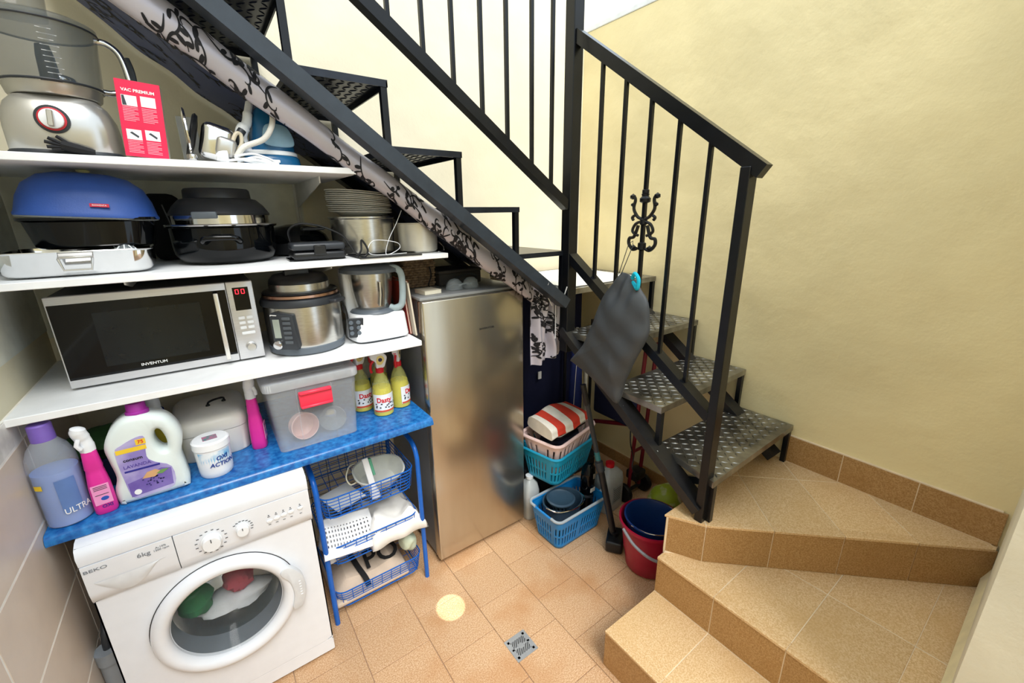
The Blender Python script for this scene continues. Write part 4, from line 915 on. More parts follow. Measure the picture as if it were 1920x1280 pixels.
obj('printed_soap', MB().prism([(-.02, .075), (-.005, .093), (.015, .096), (.03, .085), (.01, .072)], -.0444, -.0437, 'y'), mat('soap_print', '#d7a878', .6), lj, smooth=0)
obj('printed_leaf', MB().prism([(.015, .08), (.03, .09), (.048, .088), (.03, .076)], -.0446, -.0439, 'y'), mat('leaf_print', '#6f9a58', .6), lj, smooth=0)
rnd = random.Random(3); fm = MB()
for i in range(26):
    x, z = -.02+.05*rnd.random(), .045+.03*rnd.random(); fm.box(x-.002, x+.002, -.0443, -.0438, z-.002, z+.002)
o = obj('printed_lavender', fm, mat('lavender_print', '#3d3575', .6), lj, smooth=0); o['kind'] = 'stuff'
obj('round_mark', MB().lathe([(.009, 0), (.009, .0006)], 20, (-.038, -.0438, .035), axis='y'), m_wink, lj)
# white tub
tb_ = thing('powder_tub', 'round white tub printed OXI ACTION on the worktop', 'tub', (-.082, 1.668, ZC), .1)
obj('tub', MB().lathe([(.045, 0), (.048, .004), (.05, .02), (.053, .105), (.051, .107)], 40), m_wplast, tb_)
obj('lid', MB().lathe([(.054, .104), (.056, .106), (.0555, .128), (.05, .133), (0, .133)], 40), m_wplast, tb_)
obj('lid_sticker', MB().box(-.022, .02, -.02, .016, .1331, .1338), mat('pink_sticker', '#c86a96', .5, col2='#3a8f8a', scale=60), tb_, smooth=0)
obj('label', MB().grid(lambda u, v: (math.sin(-1.0+2.0*u)*(.0497+.0032*v), -math.cos(-1.0+2.0*u)*(.0497+.0032*v), .02+.078*v), 16, 2), mat('blue_white_label', '#e9f1f7', .4, col2='#5aaee0', scale=14, ramp=(.36, .52)), tb_)
for s, z in (('OXI', .072), ('ACTION', .05)): curve_text(text('lettering', s, .02, mat('deep_blue_print', '#1f3f90', .5), tb_, (.018, -.0006, z), bold=.02, shear=.2), .0528)
# white storage tin
wt = thing('storage_tin', 'large white lidded storage tin with black handle on the worktop', 'tin', (-.075, 1.93, ZC))
m_tin = mat('cream_white_tin', '#e9e6de', .35, var=.02)
obj('tin', MB().lathe([(.97, 0), (1, .006), (1, .10)], 48, sx=.118, sy=.155, power=5), m_tin, wt)
tl = obj('lid', MB().lathe([(1.01, .102), (1.015, .106), (1.01, .125), (.97, .145), (.85, .158), (0, .164)], 48, sx=.118, sy=.155, power=5), m_tin, wt, rot=None)
obj('lid_handle', MB().tube(spline([(-.0, -.03, .163), (.005, -.03, .177), (.03, -.02, .18), (.052, -.012, .177), (.052, -.01, .163)], 5), .0038, 8).lathe([(0, .16), (.008, .163), (.006, .168)], 12, (0, -.03, 0)).lathe([(0, .16), (.008, .163), (.006, .168)], 12, (.052, -.01, 0)), m_blk, tl)
# clear box with red latch
cb_ = thing('storage_box', 'clear plastic storage box with red latch and ribbed lid', 'box', (.262, 1.835, ZC))
m_cbx = mat('frosted_clear_plastic', '#dfe6ef', .22, alpha=.17, var=.02)
def tub(w0, d0, w1, d1, h, r, mb=None):
    mb = mb or MB(); a = rrect(w0, d0, r, 6); b_ = rrect(w1, d1, r, 6); n = len(a)
    mb.grid(lambda u, v: (a[int(round(u*n)) % n][0]*(1-v)+b_[int(round(u*n)) % n][0]*v, a[int(round(u*n)) % n][1]*(1-v)+b_[int(round(u*n)) % n][1]*v, h*v), n, 6, closeu=True)
    t = bmesh.new(); t.faces.new([t.verts.new((x, y, .001)) for x, y in a]); mb._merge(t); return mb
obj('box_body', tub(.285, .355, .315, .385, .25, .022), m_cbx, cb_, solid=.002)
bl = obj('lid', MB().prism(rrect(.338, .405, .03, 6), .25, .285, 'z', .006, 2), mat('frosted_lid', '#dde2e8', .35, alpha=.45), cb_)
for i in range(4): obj('lid_groove', MB().box(-.13, .13, -.15+.045*i, -.13+.045*i, .2852, .288, .002, 1), mat('grey_shadow_plastic', '#a9adb4', .5), bl)
lt = obj('latch', MB().box(-.058, .058, -.214, -.196, .175, .235, .004, 2), mat('coral_red_plastic', '#ee3a55', .35, var=.03), cb_); obj('latch_lip', MB().box(-.056, .056, -.222, -.212, .172, .182, .003, 1).box(-.056, .056, -.222, -.21, .226, .238, .003, 1), MATS['coral_red_plastic'], lt)
for s in (-1, 1): obj('corner_rib', MB().tube([(s*.062, -.179, .003), (s*.062, -.194, .248)], .0018, 6), m_cbx, cb_)
cp1 = thing('pink_bowl', 'pale pink bowl on its side inside the clear box', 'bowl', (.215, 1.735, ZC+.058), rot=(PI/2-.15, .1, .2)); obj('bowl', MB().lathe([(0, -.035), (.03, -.032), (.05, -.012), (.053, .03), (.05, .03), (.047, -.01), (.028, -.028), (0, -.03)], 36, caps=False), mat('pale_pink_ceramic', '#e9c0b6', .3), cp1); obj('foot_ring', MB().lathe([(.024, -.037), (.026, -.034), (.022, -.034)], 24, caps=False), MATS['pale_pink_ceramic'], cp1)
gl = thing('glass_bowl', 'clear glass bowl inside the plastic box', 'bowl', (.33, 1.745, ZC+.057), rot=(PI/2-.1, 0, -.1)); obj('bowl', MB().lathe([(0, -.03), (.02, -.028), (.045, 0), (.052, .03), (.049, .03), (.042, .002), (.018, -.024), (0, -.026)], 36, caps=False), m_clear2, gl); obj('foot', MB().lathe([(.02, -.034), (.022, -.03), (.012, -.028)], 24), m_chrome, gl)
# yellow spray bottles
m_yl = mat('yellow_liquid', '#e8d81c', .3, var=.04); m_yb = mat('yellowish_clear_plastic', '#d6d98a', .15, alpha=.4)
def dasty(loc, rz, lab, full):
    t = thing('cleaner_spray', lab, 'spray bottle', loc, rz, group='yellow cleaner sprays')
    pr_ = [(.037, 0), (.0432, .004), (.044, .02), (.043, .10), (.039, .13), (.027, .168), (.017, .19), (.0145, .2)]
    obj('bottle', MB().lathe(pr_, 28, caps=False), m_yb, t)
    obj('liquid', MB().lathe([(0, .002), (.041, .004)]+[(r-.0015, z) for r, z in pr_[2:] if z < .12]+[(.0375, .13), (0, .13)], 28, caps=False), m_yl, t)
    lb_ = obj('label', patch(0, .0446, -1.25, 1.25, .022, .105, 18), m_wplast, t)
    curve_text(text('lettering', 'Dasty', .031, m_redprint, t, (-.004, -.0005, .078), bold=.025, sx=.9), .0449)
    obj('label_strip', patch(0, .0451, -1.2, 1.2, .023, .031, 18), mat('orange_red_strip', '#d8542c', .5), t)
    gp = MB(); rr = random.Random(5)
    for i in range(16):
        a = -1.0+2.0*rr.random(); z = .036+.024*rr.random(); gp.grid(lambda u, v, a=a, z=z: (math.sin(a+.16*u)*.0451, -math.cos(a+.16*u)*.0451, z+.006*v), 2, 1)
    o = obj('label_print', gp, m_ink, t); o['kind'] = 'stuff'
    nk = obj('collar', MB().lathe([(.0165, .196), (.0175, .198), (.0175, .216), (.014, .22)], 24), mat('red_plastic', '#d3202c', .35), t)
    obj('head', MB().prism([(p.x, p.y) for p in spline([(-.034, .262, 0), (-.038, .278, 0), (-.02, .286, 0), (.016, .284, 0), (.034, .265, 0), (.026, .235, 0), (.016, .218, 0), (-.014, .218, 0), (-.016, .245, 0)], 4, True)], -.0125, .0125, 'y', .004, 2), m_wplast, t)
    obj('trigger', MB().tube(spline([(-.02, 0, .255), (-.036, 0, .235), (-.038, 0, .21), (-.034, 0, .2)], 5), .0055, 8), MATS['red_plastic'], t)
    obj('nozzle', MB().lathe([(.009, 0), (.008, .01)], 14, (-.036, 0, .27), axis='x', M=None), MATS['red_plastic'], t)
    hl = obj('head_label', MB().prism([(p.x, p.y) for p in spline([(-.012, .24, 0), (-.008, .27, 0), (.012, .274, 0), (.022, .256, 0), (.008, .234, 0)], 4, True)], -.0134, -.0125, 'y'), mat('pale_yellow_label', '#ecd98a', .5), t)
    obj('head_motif', MB().lathe([(.0085, 0), (.0085, .0006)], 16, (.004, -.0134, .256), axis='y'), mat('navy_print2', '#2a2350', .5), hl)
    return t
ds = dasty((.553, 1.76, ZC), -.1, 'yellow cleaner spray standing in front of the others', 1)
dup(ds, (.492, 1.86, ZC), 'yellow cleaner spray close beside the clear storage box', .25)
dup(ds, (.648, 1.795, ZC), 'yellow cleaner spray turned sideways beside the freezer', 1.0)
dup(ds, (.592, 1.905, ZC), 'yellow cleaner spray half hidden behind the front one', .1)
# behind the jug
gc = lump(.09, .05, .055, 11, 28, .3); tag(obj('green_cloth', gc, mat('dark_green_cloth', '#24451f', .95, bump=.5, bscale=70), None, (-.35, 1.80, ZC+.155)), 'crumpled dark green cloth behind the pink spray bottle', 'cloth')
nb = thing('navy_box', 'dark navy box under the green cloth at the back', 'box', (-.405, 1.90, ZC)); obj('box_body', MB().box(-.09, .085, -.12, .12, 0, .10, .003, 1), mat('navy_card', '#1c2344', .6), nb, smooth=0); obj('box_lid', MB().box(-.092, .087, -.122, .122, .09, .112, .003, 1), mat('navy_card2', '#222a50', .6), nb, smooth=0)
sg = thing('sponge_scourer', 'yellow sponge seen through the jug handle', 'sponge', (-.227, 1.775, ZC)); obj('sponge', MB().box(-.03, .03, -.03, .04, .0, .2, .008, 2), mat('yellow_sponge', '#c9b93a', .95, bump=.5, bscale=120), sg)
ws = thing('white_spray', 'white trigger spray behind the purple capped jug', 'spray bottle', (-.275, 1.905, ZC)); obj('bottle', MB().lathe([(.03, 0), (.034, .006), (.034, .13), (.02, .19), (.014, .2)], 24), m_wplast, ws); obj('collar', MB().lathe([(.016, .198), (.017, .2), (.017, .215)], 20), MATS['red_plastic'], ws); obj('head', MB().tube(spline([(.012, 0, .21), (.008, 0, .24), (-.01, 0, .262), (-.03, 0, .255)], 5), [.013]*6+[.014]*6+[.011]*4, 10), m_wplast, ws)
wb_ = thing('white_bottle', 'white bottle with blue band behind the detergent jug', 'bottle', (-.229, 1.875, ZC)); obj('bottle', MB().lathe([(.026, 0), (.028, .004), (.028, .19), (.02, .21)], 24), m_wplast, wb_); obj('blue_band', MB().lathe([(.0285, .19), (.0285, .2)], 24, caps=False), mat('blue_band', '#2a4d9c', .4), wb_); obj('cap', MB().lathe([(.021, .205), (.023, .21), (.022, .25), (0, .253)], 24), mat('grey_white_cap', '#c9ccd0', .4), wb_)
# ================================================================ trolley contents
ed = thing('enamel_dish', 'grey white oval dish in the trolley top basket', 'dish', (.50, 1.80, .531))
m_en = mat('offwhite_plastic', '#e2e3dc', .3)
obj('dish', MB().lathe([(0, .004), (.55, .004), (.7, .012), (.97, .075), (1.03, .08), (1.03, .085), (.96, .083), (.68, .018), (0, .009)], 44, sx=.115, sy=.085, power=2.6, caps=False), m_en, ed, rot=(.25, .06, 0))
obj('wire_loop', MB().tube(spline([(-.1, -.03, .06), (-.135, -.05, .07), (-.145, -.03, .1), (-.12, .0, .13), (-.09, .01, .13)], 6), .0035, 7), mat('cream_wire', '#d9d3bd', .5), ed)
br = thing('scrub_brush', 'white long handled brush with green edge in the top basket', 'brush', (.452, 1.685, .535), rot=(-.25, -.1, 0))
obj('handle', MB().box(-.014, .014, -.006, .006, .0, .19, .005, 2).lathe([(0, -.01), (.02, -.004), (.022, .02), (.015, .05)], 16, sy=.4), m_wplast, br); obj('green_bristles', MB().box(.014, .026, -.004, .02, .1, .18, .002, 1), mat('mint_bristles', '#5fa98c', .8, bump=.6, bscale=300), br)
def sheet(fn, nu, nv, th=.0015): return MB().grid(fn, nu, nv)
def crumple(w, d_, h, seed, nx=26, ny=22, drape=None):
    r = random.Random(seed); ph = [(r.uniform(10, 40), r.uniform(10, 40), r.uniform(0, 6), r.uniform(.3, 1)) for _ in range(7)]
    def f(u, v):
        x, y = (u-.5)*w, (v-.5)*d_; e = min(1, 5*min(u, 1-u, v, 1-v)+.05)
        z = h*(e**.6)*(.75+.25*sum(p[3]*math.sin(p[0]*x+p[2])*math.cos(p[1]*y+p[2]*2) for p in ph)/2.5)
        if drape: x, y, z = drape(u, v, x, y, z)
        return (x+.006*math.sin(60*y+seed), y+.006*math.sin(50*x+seed), z)
    return MB().grid(f, nx, ny)
m_bagw = mat('white_poly_bag', '#eceae6', .35, bump=.3, bscale=40, var=.03)
tag(obj('plastic_bag', crumple(.27, .32, .15, 4), m_bagw, None, (.525, 1.79, .291), solid=.002), 'crumpled cream white plastic bag bulging from the middle basket', 'bag')
pmx = thing('perforated_mat', 'white perforated mat hanging over the middle basket rim', 'mat', (.315, 1.70, .40), rot=(.75, .22, .1))
def pm_mask(i, j): return not (i % 3 == 1 and j % 4 in (1, 2) and 2 < i < 44 and 6 < j < 26)
obj('mat_sheet', MB().grid(lambda u, v: ((u-.5)*.23, (v-.5)*.17, .012*math.sin(7*u+1)*math.sin(3*v)), 48, 34, pm_mask), m_wplast, pmx, solid=.002)
tag(obj('folded_plastic', crumple(.2, .2, .085, 9), mat('pale_plastic', '#e4e6ea', .4, bump=.3, bscale=40), None, (.31, 1.78, .291), solid=.002), 'pale folded plastic sheet under the perforated mat', 'plastic sheet')
tb2 = thing('tote_bag', 'folded beige tote bag with black letters in the bottom basket', 'tote bag', (.39, 1.82, .056))
m_tote = mat('beige_canvas', '#cbb9a8', .9, bump=.25, bscale=120)
tot = MB().grid(lambda u, v: ((u-.5)*.35, -.15+.30*v, .015+.06*min(1, 6*v)*min(1, 5*u)*min(1, 5*(1-u))+.012*math.sin(9*u)*math.sin(5*v)+.03*v), 30, 24)
obj('folded_cloth', tot, m_tote, tb2, solid=.008)
obj('lower_fold', MB().box(-.172, .172, -.158, .15, .002, .028, .01, 3), m_tote, tb2)
text('lettering', 'PO', .13, m_black_ink, tb2, (.07, -.06, .105), rot=(.35, 0, .0), ext=.002, bold=.015)
text('lettering', 'S', .07, m_black_ink, tb2, (.10, .06, .125), rot=(.2, 0, 0), ext=.002, bold=.015)
obj('black_strap', MB().tube(spline([(-.06, .12, .125), (-.055, .03, .115), (-.045, -.06, .10), (-.03, -.13, .078), (-.025, -.16, .05)], 5), 0, sq=(.024, .004), up=(0, 0, 1)), mat('black_webbing', '#131316', .8), tb2)
tag(obj('paper_bag', lump(.04, .045, .07, 21, 26, .14), mat('mint_tissue', '#cfdcc6', .85, bump=.5, bscale=60), None, (.585, 1.715, .205), rot=(.5, -.35, 0)), 'rolled pale green tissue bag on the bottom basket corner', 'paper bag')
tag(obj('paper_sheet', MB().box(-.05, .09, -.08, .08, 0, .003), mat('grey_white_paper', '#d7d9dc', .8), None, (.31, 1.78, .5315), rot=(0, 0, .3), smooth=0), 'pale paper sheet lying in the trolley top basket', 'paper')
# ================================================================ printed cloth under the stairs
m_cl = mat('silver_grey_cloth', '#b9b5c0', .35, .25, var=.06, scale=5, spec=.6)
m_cl_d = mat('navy_grey_cloth', '#4a5580', .5, .1, var=.1, scale=6)  # slung sheet coloured darker and bluer than the rolled edge
m_vine = mat('black_vine_print', '#101018', .6)
def zn(x): return 2.25-(x-.056)*.70
def zw(x): return max(2.45-(x+.173)*.86, 2.234-(x-.071)*.63, 1.445)
def cloth(u, v):
    x = -.26+1.56*u; t = v; y = 2.205+(1.655-2.205)*t
    z = zw(x)*(1-t)+(zn(x)+.03)*t+.006*math.sin(19*x+5*t)+.004*math.sin(41*x-7*t)
    b = min(1, max(0, (x-.40)/.52)); z += .055*math.sin(PI*b)*(1-t**3)
    if y > 1.645: z = max(z, 1.43)
    return Vector((x, y, z))
def roll(u, v):
    x = -.26+1.56*u; a = PI/2-2*PI*v; R = .042+.004*math.sin(7*x+1); return Vector((x, 1.632-R*.62*(1-.0)*-math.cos(a)*1.0, zn(x)+R*1.2*math.sin(a)+.003*math.sin(23*x)))
def cl_n(f, u, v):
    e = 1e-3; a = f(min(u+e, 1), v)-f(max(u-e, 0), v); b = f(u, min(v+e, 1))-f(u, max(v-e, 0)); return a.cross(b).normalized()
def vines(f, seed, n, side, LU, LV, off=.0012, r0=1):
    rn = random.Random(seed); mb = MB(); bm = mb.bm
    def strip(pts, w):
        P = []
        for i, p in enumerate(pts):
            a = Vector(pts[max(0, i-1)]); b = Vector(pts[min(len(pts)-1, i+1)]); d_ = (b-a)
            d_ = Vector((d_.x*LU, d_.y*LV)); d_.normalize(); nn = Vector((-d_.y/LU, d_.x/LV))
            ww = w*(.35+.65*math.sin(PI*(i+.5)/len(pts)))
            row = []
            for s in (-1, 1):
                u, v = p[0]+s*nn.x*ww, p[1]+s*nn.y*ww
                u, v = min(max(u, .002), .998), min(max(v, .002), .998)
                row.append(bm.verts.new(f(u, v)+cl_n(f, u, v)*off*side))
            P.append(row)
        for a, b in zip(P, P[1:]): bm.faces.new((a[0], a[1], b[1], b[0]))
    def scroll(u, v, a, ln, dep):
        pts = []; th = a; x, y = u*LU, v*LV; k = rn.choice((-1, 1))*rn.uniform(.4, .85)
        for i in range(16):
            pts.append((x/LU, y/LV)); th += k*(i/16)**1.5*1.1; x += math.cos(th)*ln/16; y += math.sin(th)*ln/16
            if dep and i in (5, 9, 12): leaf(x, y, th+rn.choice((-1, 1))*rn.uniform(.6, 1.2), rn.uniform(.016, .028))
        pts = [p for p in pts if 0.004 < p[0] < .996 and 0.004 < p[1] < .996]
        if len(pts) > 3: strip(pts, .003)
        if dep: scroll(pts[len(pts)//2][0] if pts else u, pts[len(pts)//2][1] if pts else v, a+rn.choice((-1, 1))*.9, ln*.7, dep-1)
    def leaf(x, y, th, l):
        pts = [((x+math.cos(th)*l*t)/LU, (y+math.sin(th)*l*t)/LV) for t in (0, .25, .5, .75, 1)]
        if all(0.004 < p[0] < .996 and 0.004 < p[1] < .996 for p in pts): strip(pts, .0055)
    for i in range(n): scroll(rn.random(), rn.random(), rn.uniform(0, 6.3), rn.uniform(.1, .18)*r0, 2)
    return mb
ct = thing('printed_cloth', 'silver cloth with black vine print slung below the stair treads', 'cloth', (0, 0, 0))
obj('slung_sheet', MB().grid(cloth, 90, 30), m_cl_d, ct)
obj('rolled_edge', MB().grid(lambda u, v: roll(u, v % 1.0), 90, 24), m_cl, ct)
for sd in (1, -1):
    o = obj('vine_print', vines(cloth, 5+sd, 90, sd, 1.56*1.22, .58), m_vine, ct); o['kind'] = 'stuff'
o = obj('vine_print', vines(roll, 9, 105, 1, 1.56*1.22, .24, .0012, .8), m_vine, ct); o['kind'] = 'stuff'
o = obj('vine_print', vines(roll, 9, 105, -1, 1.56*1.22, .24, .0012, .8), m_vine, ct); o['kind'] = 'stuff'
def hang(u, v):
    x = 1.30+.175*u+.012*math.sin(9*v)*u; y = 1.618+.018*math.sin(11*u+2.2*v)+.012*math.sin(23*u); z = 1.42-.10*u*(1-v)-.43*v+.03*u*v
    return Vector((x, y, z))
obj('hanging_end', MB().grid(hang, 40, 30), m_cl, ct)
o = obj('vine_print', vines(hang, 8, 26, 1, .2, .43, .0015, .55), m_vine, ct); o['kind'] = 'stuff'
o = obj('vine_print', vines(hang, 8, 26, -1, .2, .43, .0015, .55), m_vine, ct); o['kind'] = 'stuff'
for q, p in enumerate(([(1.338, 1.522, 1.474), (1.314, 1.52, 1.427), (1.36, 1.575, 1.36), (1.405, 1.59, 1.303)], [(1.435, 1.515, 1.405), (1.432, 1.53, 1.36), (1.43, 1.59, 1.30), (1.44, 1.6, 1.12)])):
    obj('wire_clip', MB().tube(p, .0028, 6), m_wplast, ct)
# ================================================================ drawstring bag on the railing
bag = thing('drawstring_bag', 'dark grey drawstring bag hanging from the stair railing ornament', 'bag', (1.40, 1.16, .93))
out = [(1.145, 1.514), (1.096, 1.5), (1.05, 1.455), (1.013, 1.406), (1.004, 1.337), (1.003, 1.27), (1.047, 1.173), (1.082, 1.091), (1.111, 1.013), (1.121, .951), (1.15, .931), (1.277, .999), (1.415, 1.045), (1.43, 1.062), (1.354, 1.152), (1.294, 1.281), (1.26, 1.373), (1.225, 1.431), (1.165, 1.501)]
oo = [(p.x, p.y) for p in spline([(a, b, 0) for a, b in out], 4, True)]
cc = Vector((1.17, 1.22))
def bagf(sg):
    def f(u, v):
        n = len(oo); i = int(round(u*n)) % n; k = math.sin(PI/2*(1-v)); p = Vector(oo[i]); q = cc+(p-cc)*k
        e = math.sqrt(max(0, 1-k*k))
        top = max(0, (q.y-1.36)/.15); wr = (.016*math.sin(95*q.x+34*q.y)*top+.005*math.sin(22*q.x+26*q.y+1)+.004*math.sin(48*q.y-36*q.x))*min(1, e*1.6)
        return (sg*(.05*e*(1-.4*top))+wr, q.x-1.16, q.y-.93)
    return f
bgm = MB().grid(bagf(-1), len(oo), 14, closeu=True).grid(bagf(1), len(oo), 14, closeu=True)
bmesh.ops.remove_doubles(bgm.bm, verts=bgm.bm.verts, dist=1e-5); bmesh.ops.recalc_face_normals(bgm.bm, faces=bgm.bm.faces)
obj('bag_body', bgm, mat('charcoal_nylon', '#41454a', .55, var=.08, scale=8, bump=.15, bscale=30), bag)
obj('cord', MB().tube([(-.01, 1.161-1.16, 1.505-.93), (.03, 1.153-1.16, 1.625-.93), (.04, 1.14-1.16, 1.64-.93), (.03, 1.131-1.16, 1.62-.93), (-.01, 1.148-1.16, 1.508-.93)], .0016, 6), m_bplast, bag)
obj('blue_tie', MB().tube(spline([(.0, 1.098-1.16, 1.49-.93), (-.015, 1.076-1.16, 1.518-.93), (-.02, 1.052-1.16, 1.497-.93), (-.02, 1.055-1.16, 1.462-.93), (-.01, 1.075-1.16, 1.47-.93)], 5, True), .008, 8, True), mat('turquoise_fleece', '#17b8d6', .9, bump=.5, bscale=200), bag)
# ================================================================ laundry corner
def slotted(w0, d0, w1, d1, h, r, cells, rows, holes, n=8):
    a = rrect(w0, d0, r, n); b_ = rrect(w1, d1, r, n)
    def resample(P, N):
        P = P+[P[0]]; L = [0]
        for p, q in zip(P, P[1:]): L.append(L[-1]+math.hypot(q[0]-p[0], q[1]-p[1]))
        o = []; j = 0
        for i in range(N):
            t = L[-1]*i/N
            while L[j+1] < t: j += 1
            k = (t-L[j])/max(1e-9, L[j+1]-L[j]); o.append((P[j][0]+(P[j+1][0]-P[j][0])*k, P[j][1]+(P[j+1][1]-P[j][1])*k))
        return o
    A, B = resample(a, cells), resample(b_, cells)
    def f(u, v):
        i = int(round(u*cells)) % cells; return (A[i][0]*(1-v)+B[i][0]*v, A[i][1]*(1-v)+B[i][1]*v, .004+(h-.004)*v)
    mb = MB().grid(f, cells, rows, lambda i, j: not holes(i, j), closeu=True)
    t = bmesh.new(); t.faces.new([t.verts.new((x, y, .004)) for x, y in A]); mb._merge(t); return mb, B
def hole3(j0, j1, k, per):
    return lambda i, j: (i % 3 == 1) and j0 <= j < j1 and (j-j0) % per < k and (i//3) % 9 != 8
bb_ = thing('carry_basket', 'bright blue perforated carry basket with grey handles on the floor', 'basket', (1.452, 1.475, 0), .02)
m_bb = mat('bright_blue_plastic', '#1783cf', .35, var=.04)
mb, rim = slotted(.33, .19, .385, .245, .195, .035, 162, 15, hole3(2, 12, 4, 5))
obj('basket_body', mb, m_bb, bb_, solid=.0025)
obj('rim', MB().tube([(x, y, .195) for x, y in rim[::2]], .007, 8, True), m_bb, bb_)
for s in (-1, 1):
    pts = [(p[0]*1.02, p[1]*1.02, .197+.006) for p in rim if (p[1]*s > .06)]
    pts = sorted(pts, key=lambda p: p[0]); obj('handle', MB().tube(pts, .0075, 8), mat('light_grey_plastic', '#a7b3bd', .35), bb_)
mo = thing('mop_bucket', 'slate blue mop bucket with slotted wringer inside the blue basket', 'bucket', (1.405, 1.475, .008))
m_sl = mat('slate_blue_plastic', '#33495c', .4, var=.05)
obj('bucket', MB().lathe([(0, .002), (.072, .002), (.08, .01), (.098, .195), (.106, .2), (.106, .21), (.1, .21), (.095, .195), (.075, .012), (0, .008)], 44, caps=False, sx=1.15, sy=.95), m_sl, mo)
cone = MB().grid(lambda u, v: (-.02+(.035+.028*v)*math.cos(2*PI*u), -.005+(.035+.028*v)*math.sin(2*PI*u), .12+.105*v), 48, 10, lambda i, j: not (i % 3 == 1 and 1 < j < 8), closeu=True)
obj('wringer', cone, m_sl, mo, solid=.003); obj('wringer_rim', MB().lathe([(.062, .218), (.078, .222), (.08, .23), (.07, .234), (.06, .226)], 40, (-.02, -.005, 0)), m_sl, mo)
obj('handle', MB().tube(spline([(-.12, .0, .205), (-.1, -.07, .212), (0, -.108, .216), (.1, -.07, .212), (.12, 0, .205)], 7), .004, 8), m_chrome, mo)
hv = thing('hand_vacuum', 'black cordless hand vacuum standing in the blue basket', 'hand vacuum', (1.56, 1.455, .01), rot=(-.02, .12, .15))
obj('motor_body', MB().lathe([(.022, .0), (.038, .02), (.042, .12), (.036, .17), (.043, .22), (.043, .30), (.037, .345), (.022, .365), (0, .368)], 24, sx=.92, sy=.9, power=2.6), m_bgloss, hv)
obj('label_plate', MB().box(-.02, .02, -.0405, -.037, .205, .228), m_wink, hv, smooth=0); obj('button', MB().box(-.006, .006, -.0415, -.037, .285, .315, .001, 1), m_sil, hv, smooth=0)
obj('collar', MB().lathe([(.04, .168), (.042, .172), (.04, .182)], 24), m_dgrey, hv)
tq = thing('laundry_basket', 'turquoise perforated laundry basket under the pink one', 'basket', (1.535, 1.66, .272), .2)
m_tq = mat('turquoise_plastic', '#1f9bc4', .35, var=.04)
mb, rim = slotted(.34, .22, .41, .285, .19, .045, 162, 15, hole3(2, 12, 4, 5)); obj('basket_body', mb, m_tq, tq, solid=.0025)
obj('rim', MB().tube([(x, y, .19) for x, y in rim[::2]], .008, 8, True), m_tq, tq)
pk = thing('laundry_basket', 'pale pink laundry basket stacked inside the turquoise basket', 'basket', (1.535, 1.66, .335), .23)
m_pp = mat('pale_pink_plastic', '#eccfcb', .35, var=.03)
mb, rim = slotted(.31, .19, .40, .275, .205, .045, 120, 12, lambda i, j: i % 4 == 1 and 2 <= j < 10 and (i//4) % 7 != 6); obj('basket_body', mb, m_pp, pk, solid=.0025)
obj('rim', MB().tube([(x, y, .205) for x, y in rim[::2]], .010, 8, True), m_pp, pk)
tag(obj('dark_clothes', lump(.14, .09, .06, 31, 28, .15), mat('navy_clothes', '#171a2c', .95, bump=.5, bscale=60), None, (1.545, 1.665, .475), rot=(0, 0, .2)), 'dark navy clothes piled in the pink laundry basket', 'laundry')
tyb = thing('black_tray', 'black tray with white trim lying on the pink laundry basket', 'tray', (1.545, 1.66, .548), .2); obj('tray', MB().prism(rrect(.29, .19, .03), 0, .018, 'z', .004, 1), m_bplast, tyb); obj('white_trim', MB().tube([(x, y, .019) for x, y in rrect(.292, .192, .03)], .003, 6, True), m_wplast, tyb)
tw = thing('striped_towel', 'folded red and white striped towel on top of the laundry', 'towel', (1.525, 1.65, .572), .2)
m_tr = mat('red_terry', '#d8402c', .95, bump=.6, bscale=250); m_tww = mat('white_terry', '#efe9dd', .95, bump=.6, bscale=250)
def towel_pt(u, w):                      # u across folds (y), w along (x)
    return u, w
prof_t = [(p.x, p.y) for p in spline([(-.095, .01, 0), (-.1, .03, 0), (-.085, .052, 0), (0, .062, 0), (.08, .06, 0), (.1, .04, 0), (.095, .012, 0), (0, .002, 0)], 6, True)]
xs = [-.17, -.125, -.06, .005, .07, .125, .158]
for i in range(6):
    def tf(u, v, i=i):
        n = len(prof_t); p = prof_t[int(round(u*n)) % n]; x = xs[i]+(xs[i+1]-xs[i])*v+.25*p[0]
        return (x*1.05, 1.15*p[0]*(1-.08*abs(x)/.17), 1.3*p[1]*(1-.25*max(0, (x-.05)/.12))+.005*math.sin(26*x+9*p[0]))
    mb = MB().grid(tf, len(prof_t), 4, closeu=True)
    if i in (0, 5):
        t = bmesh.new(); t.faces.new([t.verts.new(tf(k/len(prof_t), 0 if i == 0 else 1)) for k in range(len(prof_t))]); mb._merge(t)
    obj('red_stripe' if i % 2 else 'white_stripe', mb, m_tr if i % 2 else m_tww, tw, smooth=60)
sb = thing('storage_crate', 'dark storage crate supporting the laundry baskets', 'crate', (1.52, 1.80, 0)); obj('crate_body', MB().box(-.16, .17, -.04, .22, .002, .255, .01, 2), mat('dark_crate', '#22252c', .6), sb); obj('crate_lid', MB().box(-.165, .175, -.045, .225, .25, .27, .006, 2), mat('dark_crate_lid', '#2a2d36', .6), sb)
wj = thing('water_jug', 'translucent white plastic jug between freezer and blue basket', 'jug', (1.345, 1.70, 0)); obj('jug', MB().lathe([(.9, 0), (1, .008), (1, .18), (.8, .23), (.4, .25), (.38, .26)], 32, sx=.05, sy=.05, power=3.5), mat('dull_white_plastic', '#b9c0c2', .4), wj); obj('cap', MB().lathe([(.022, .258), (.023, .275), (0, .277)], 20), m_wplast, wj)
jc = thing('jerrycan', 'grey plastic jerrycan with red cap under the stairs', 'jerrycan', (1.785, 1.47, 0), .1)
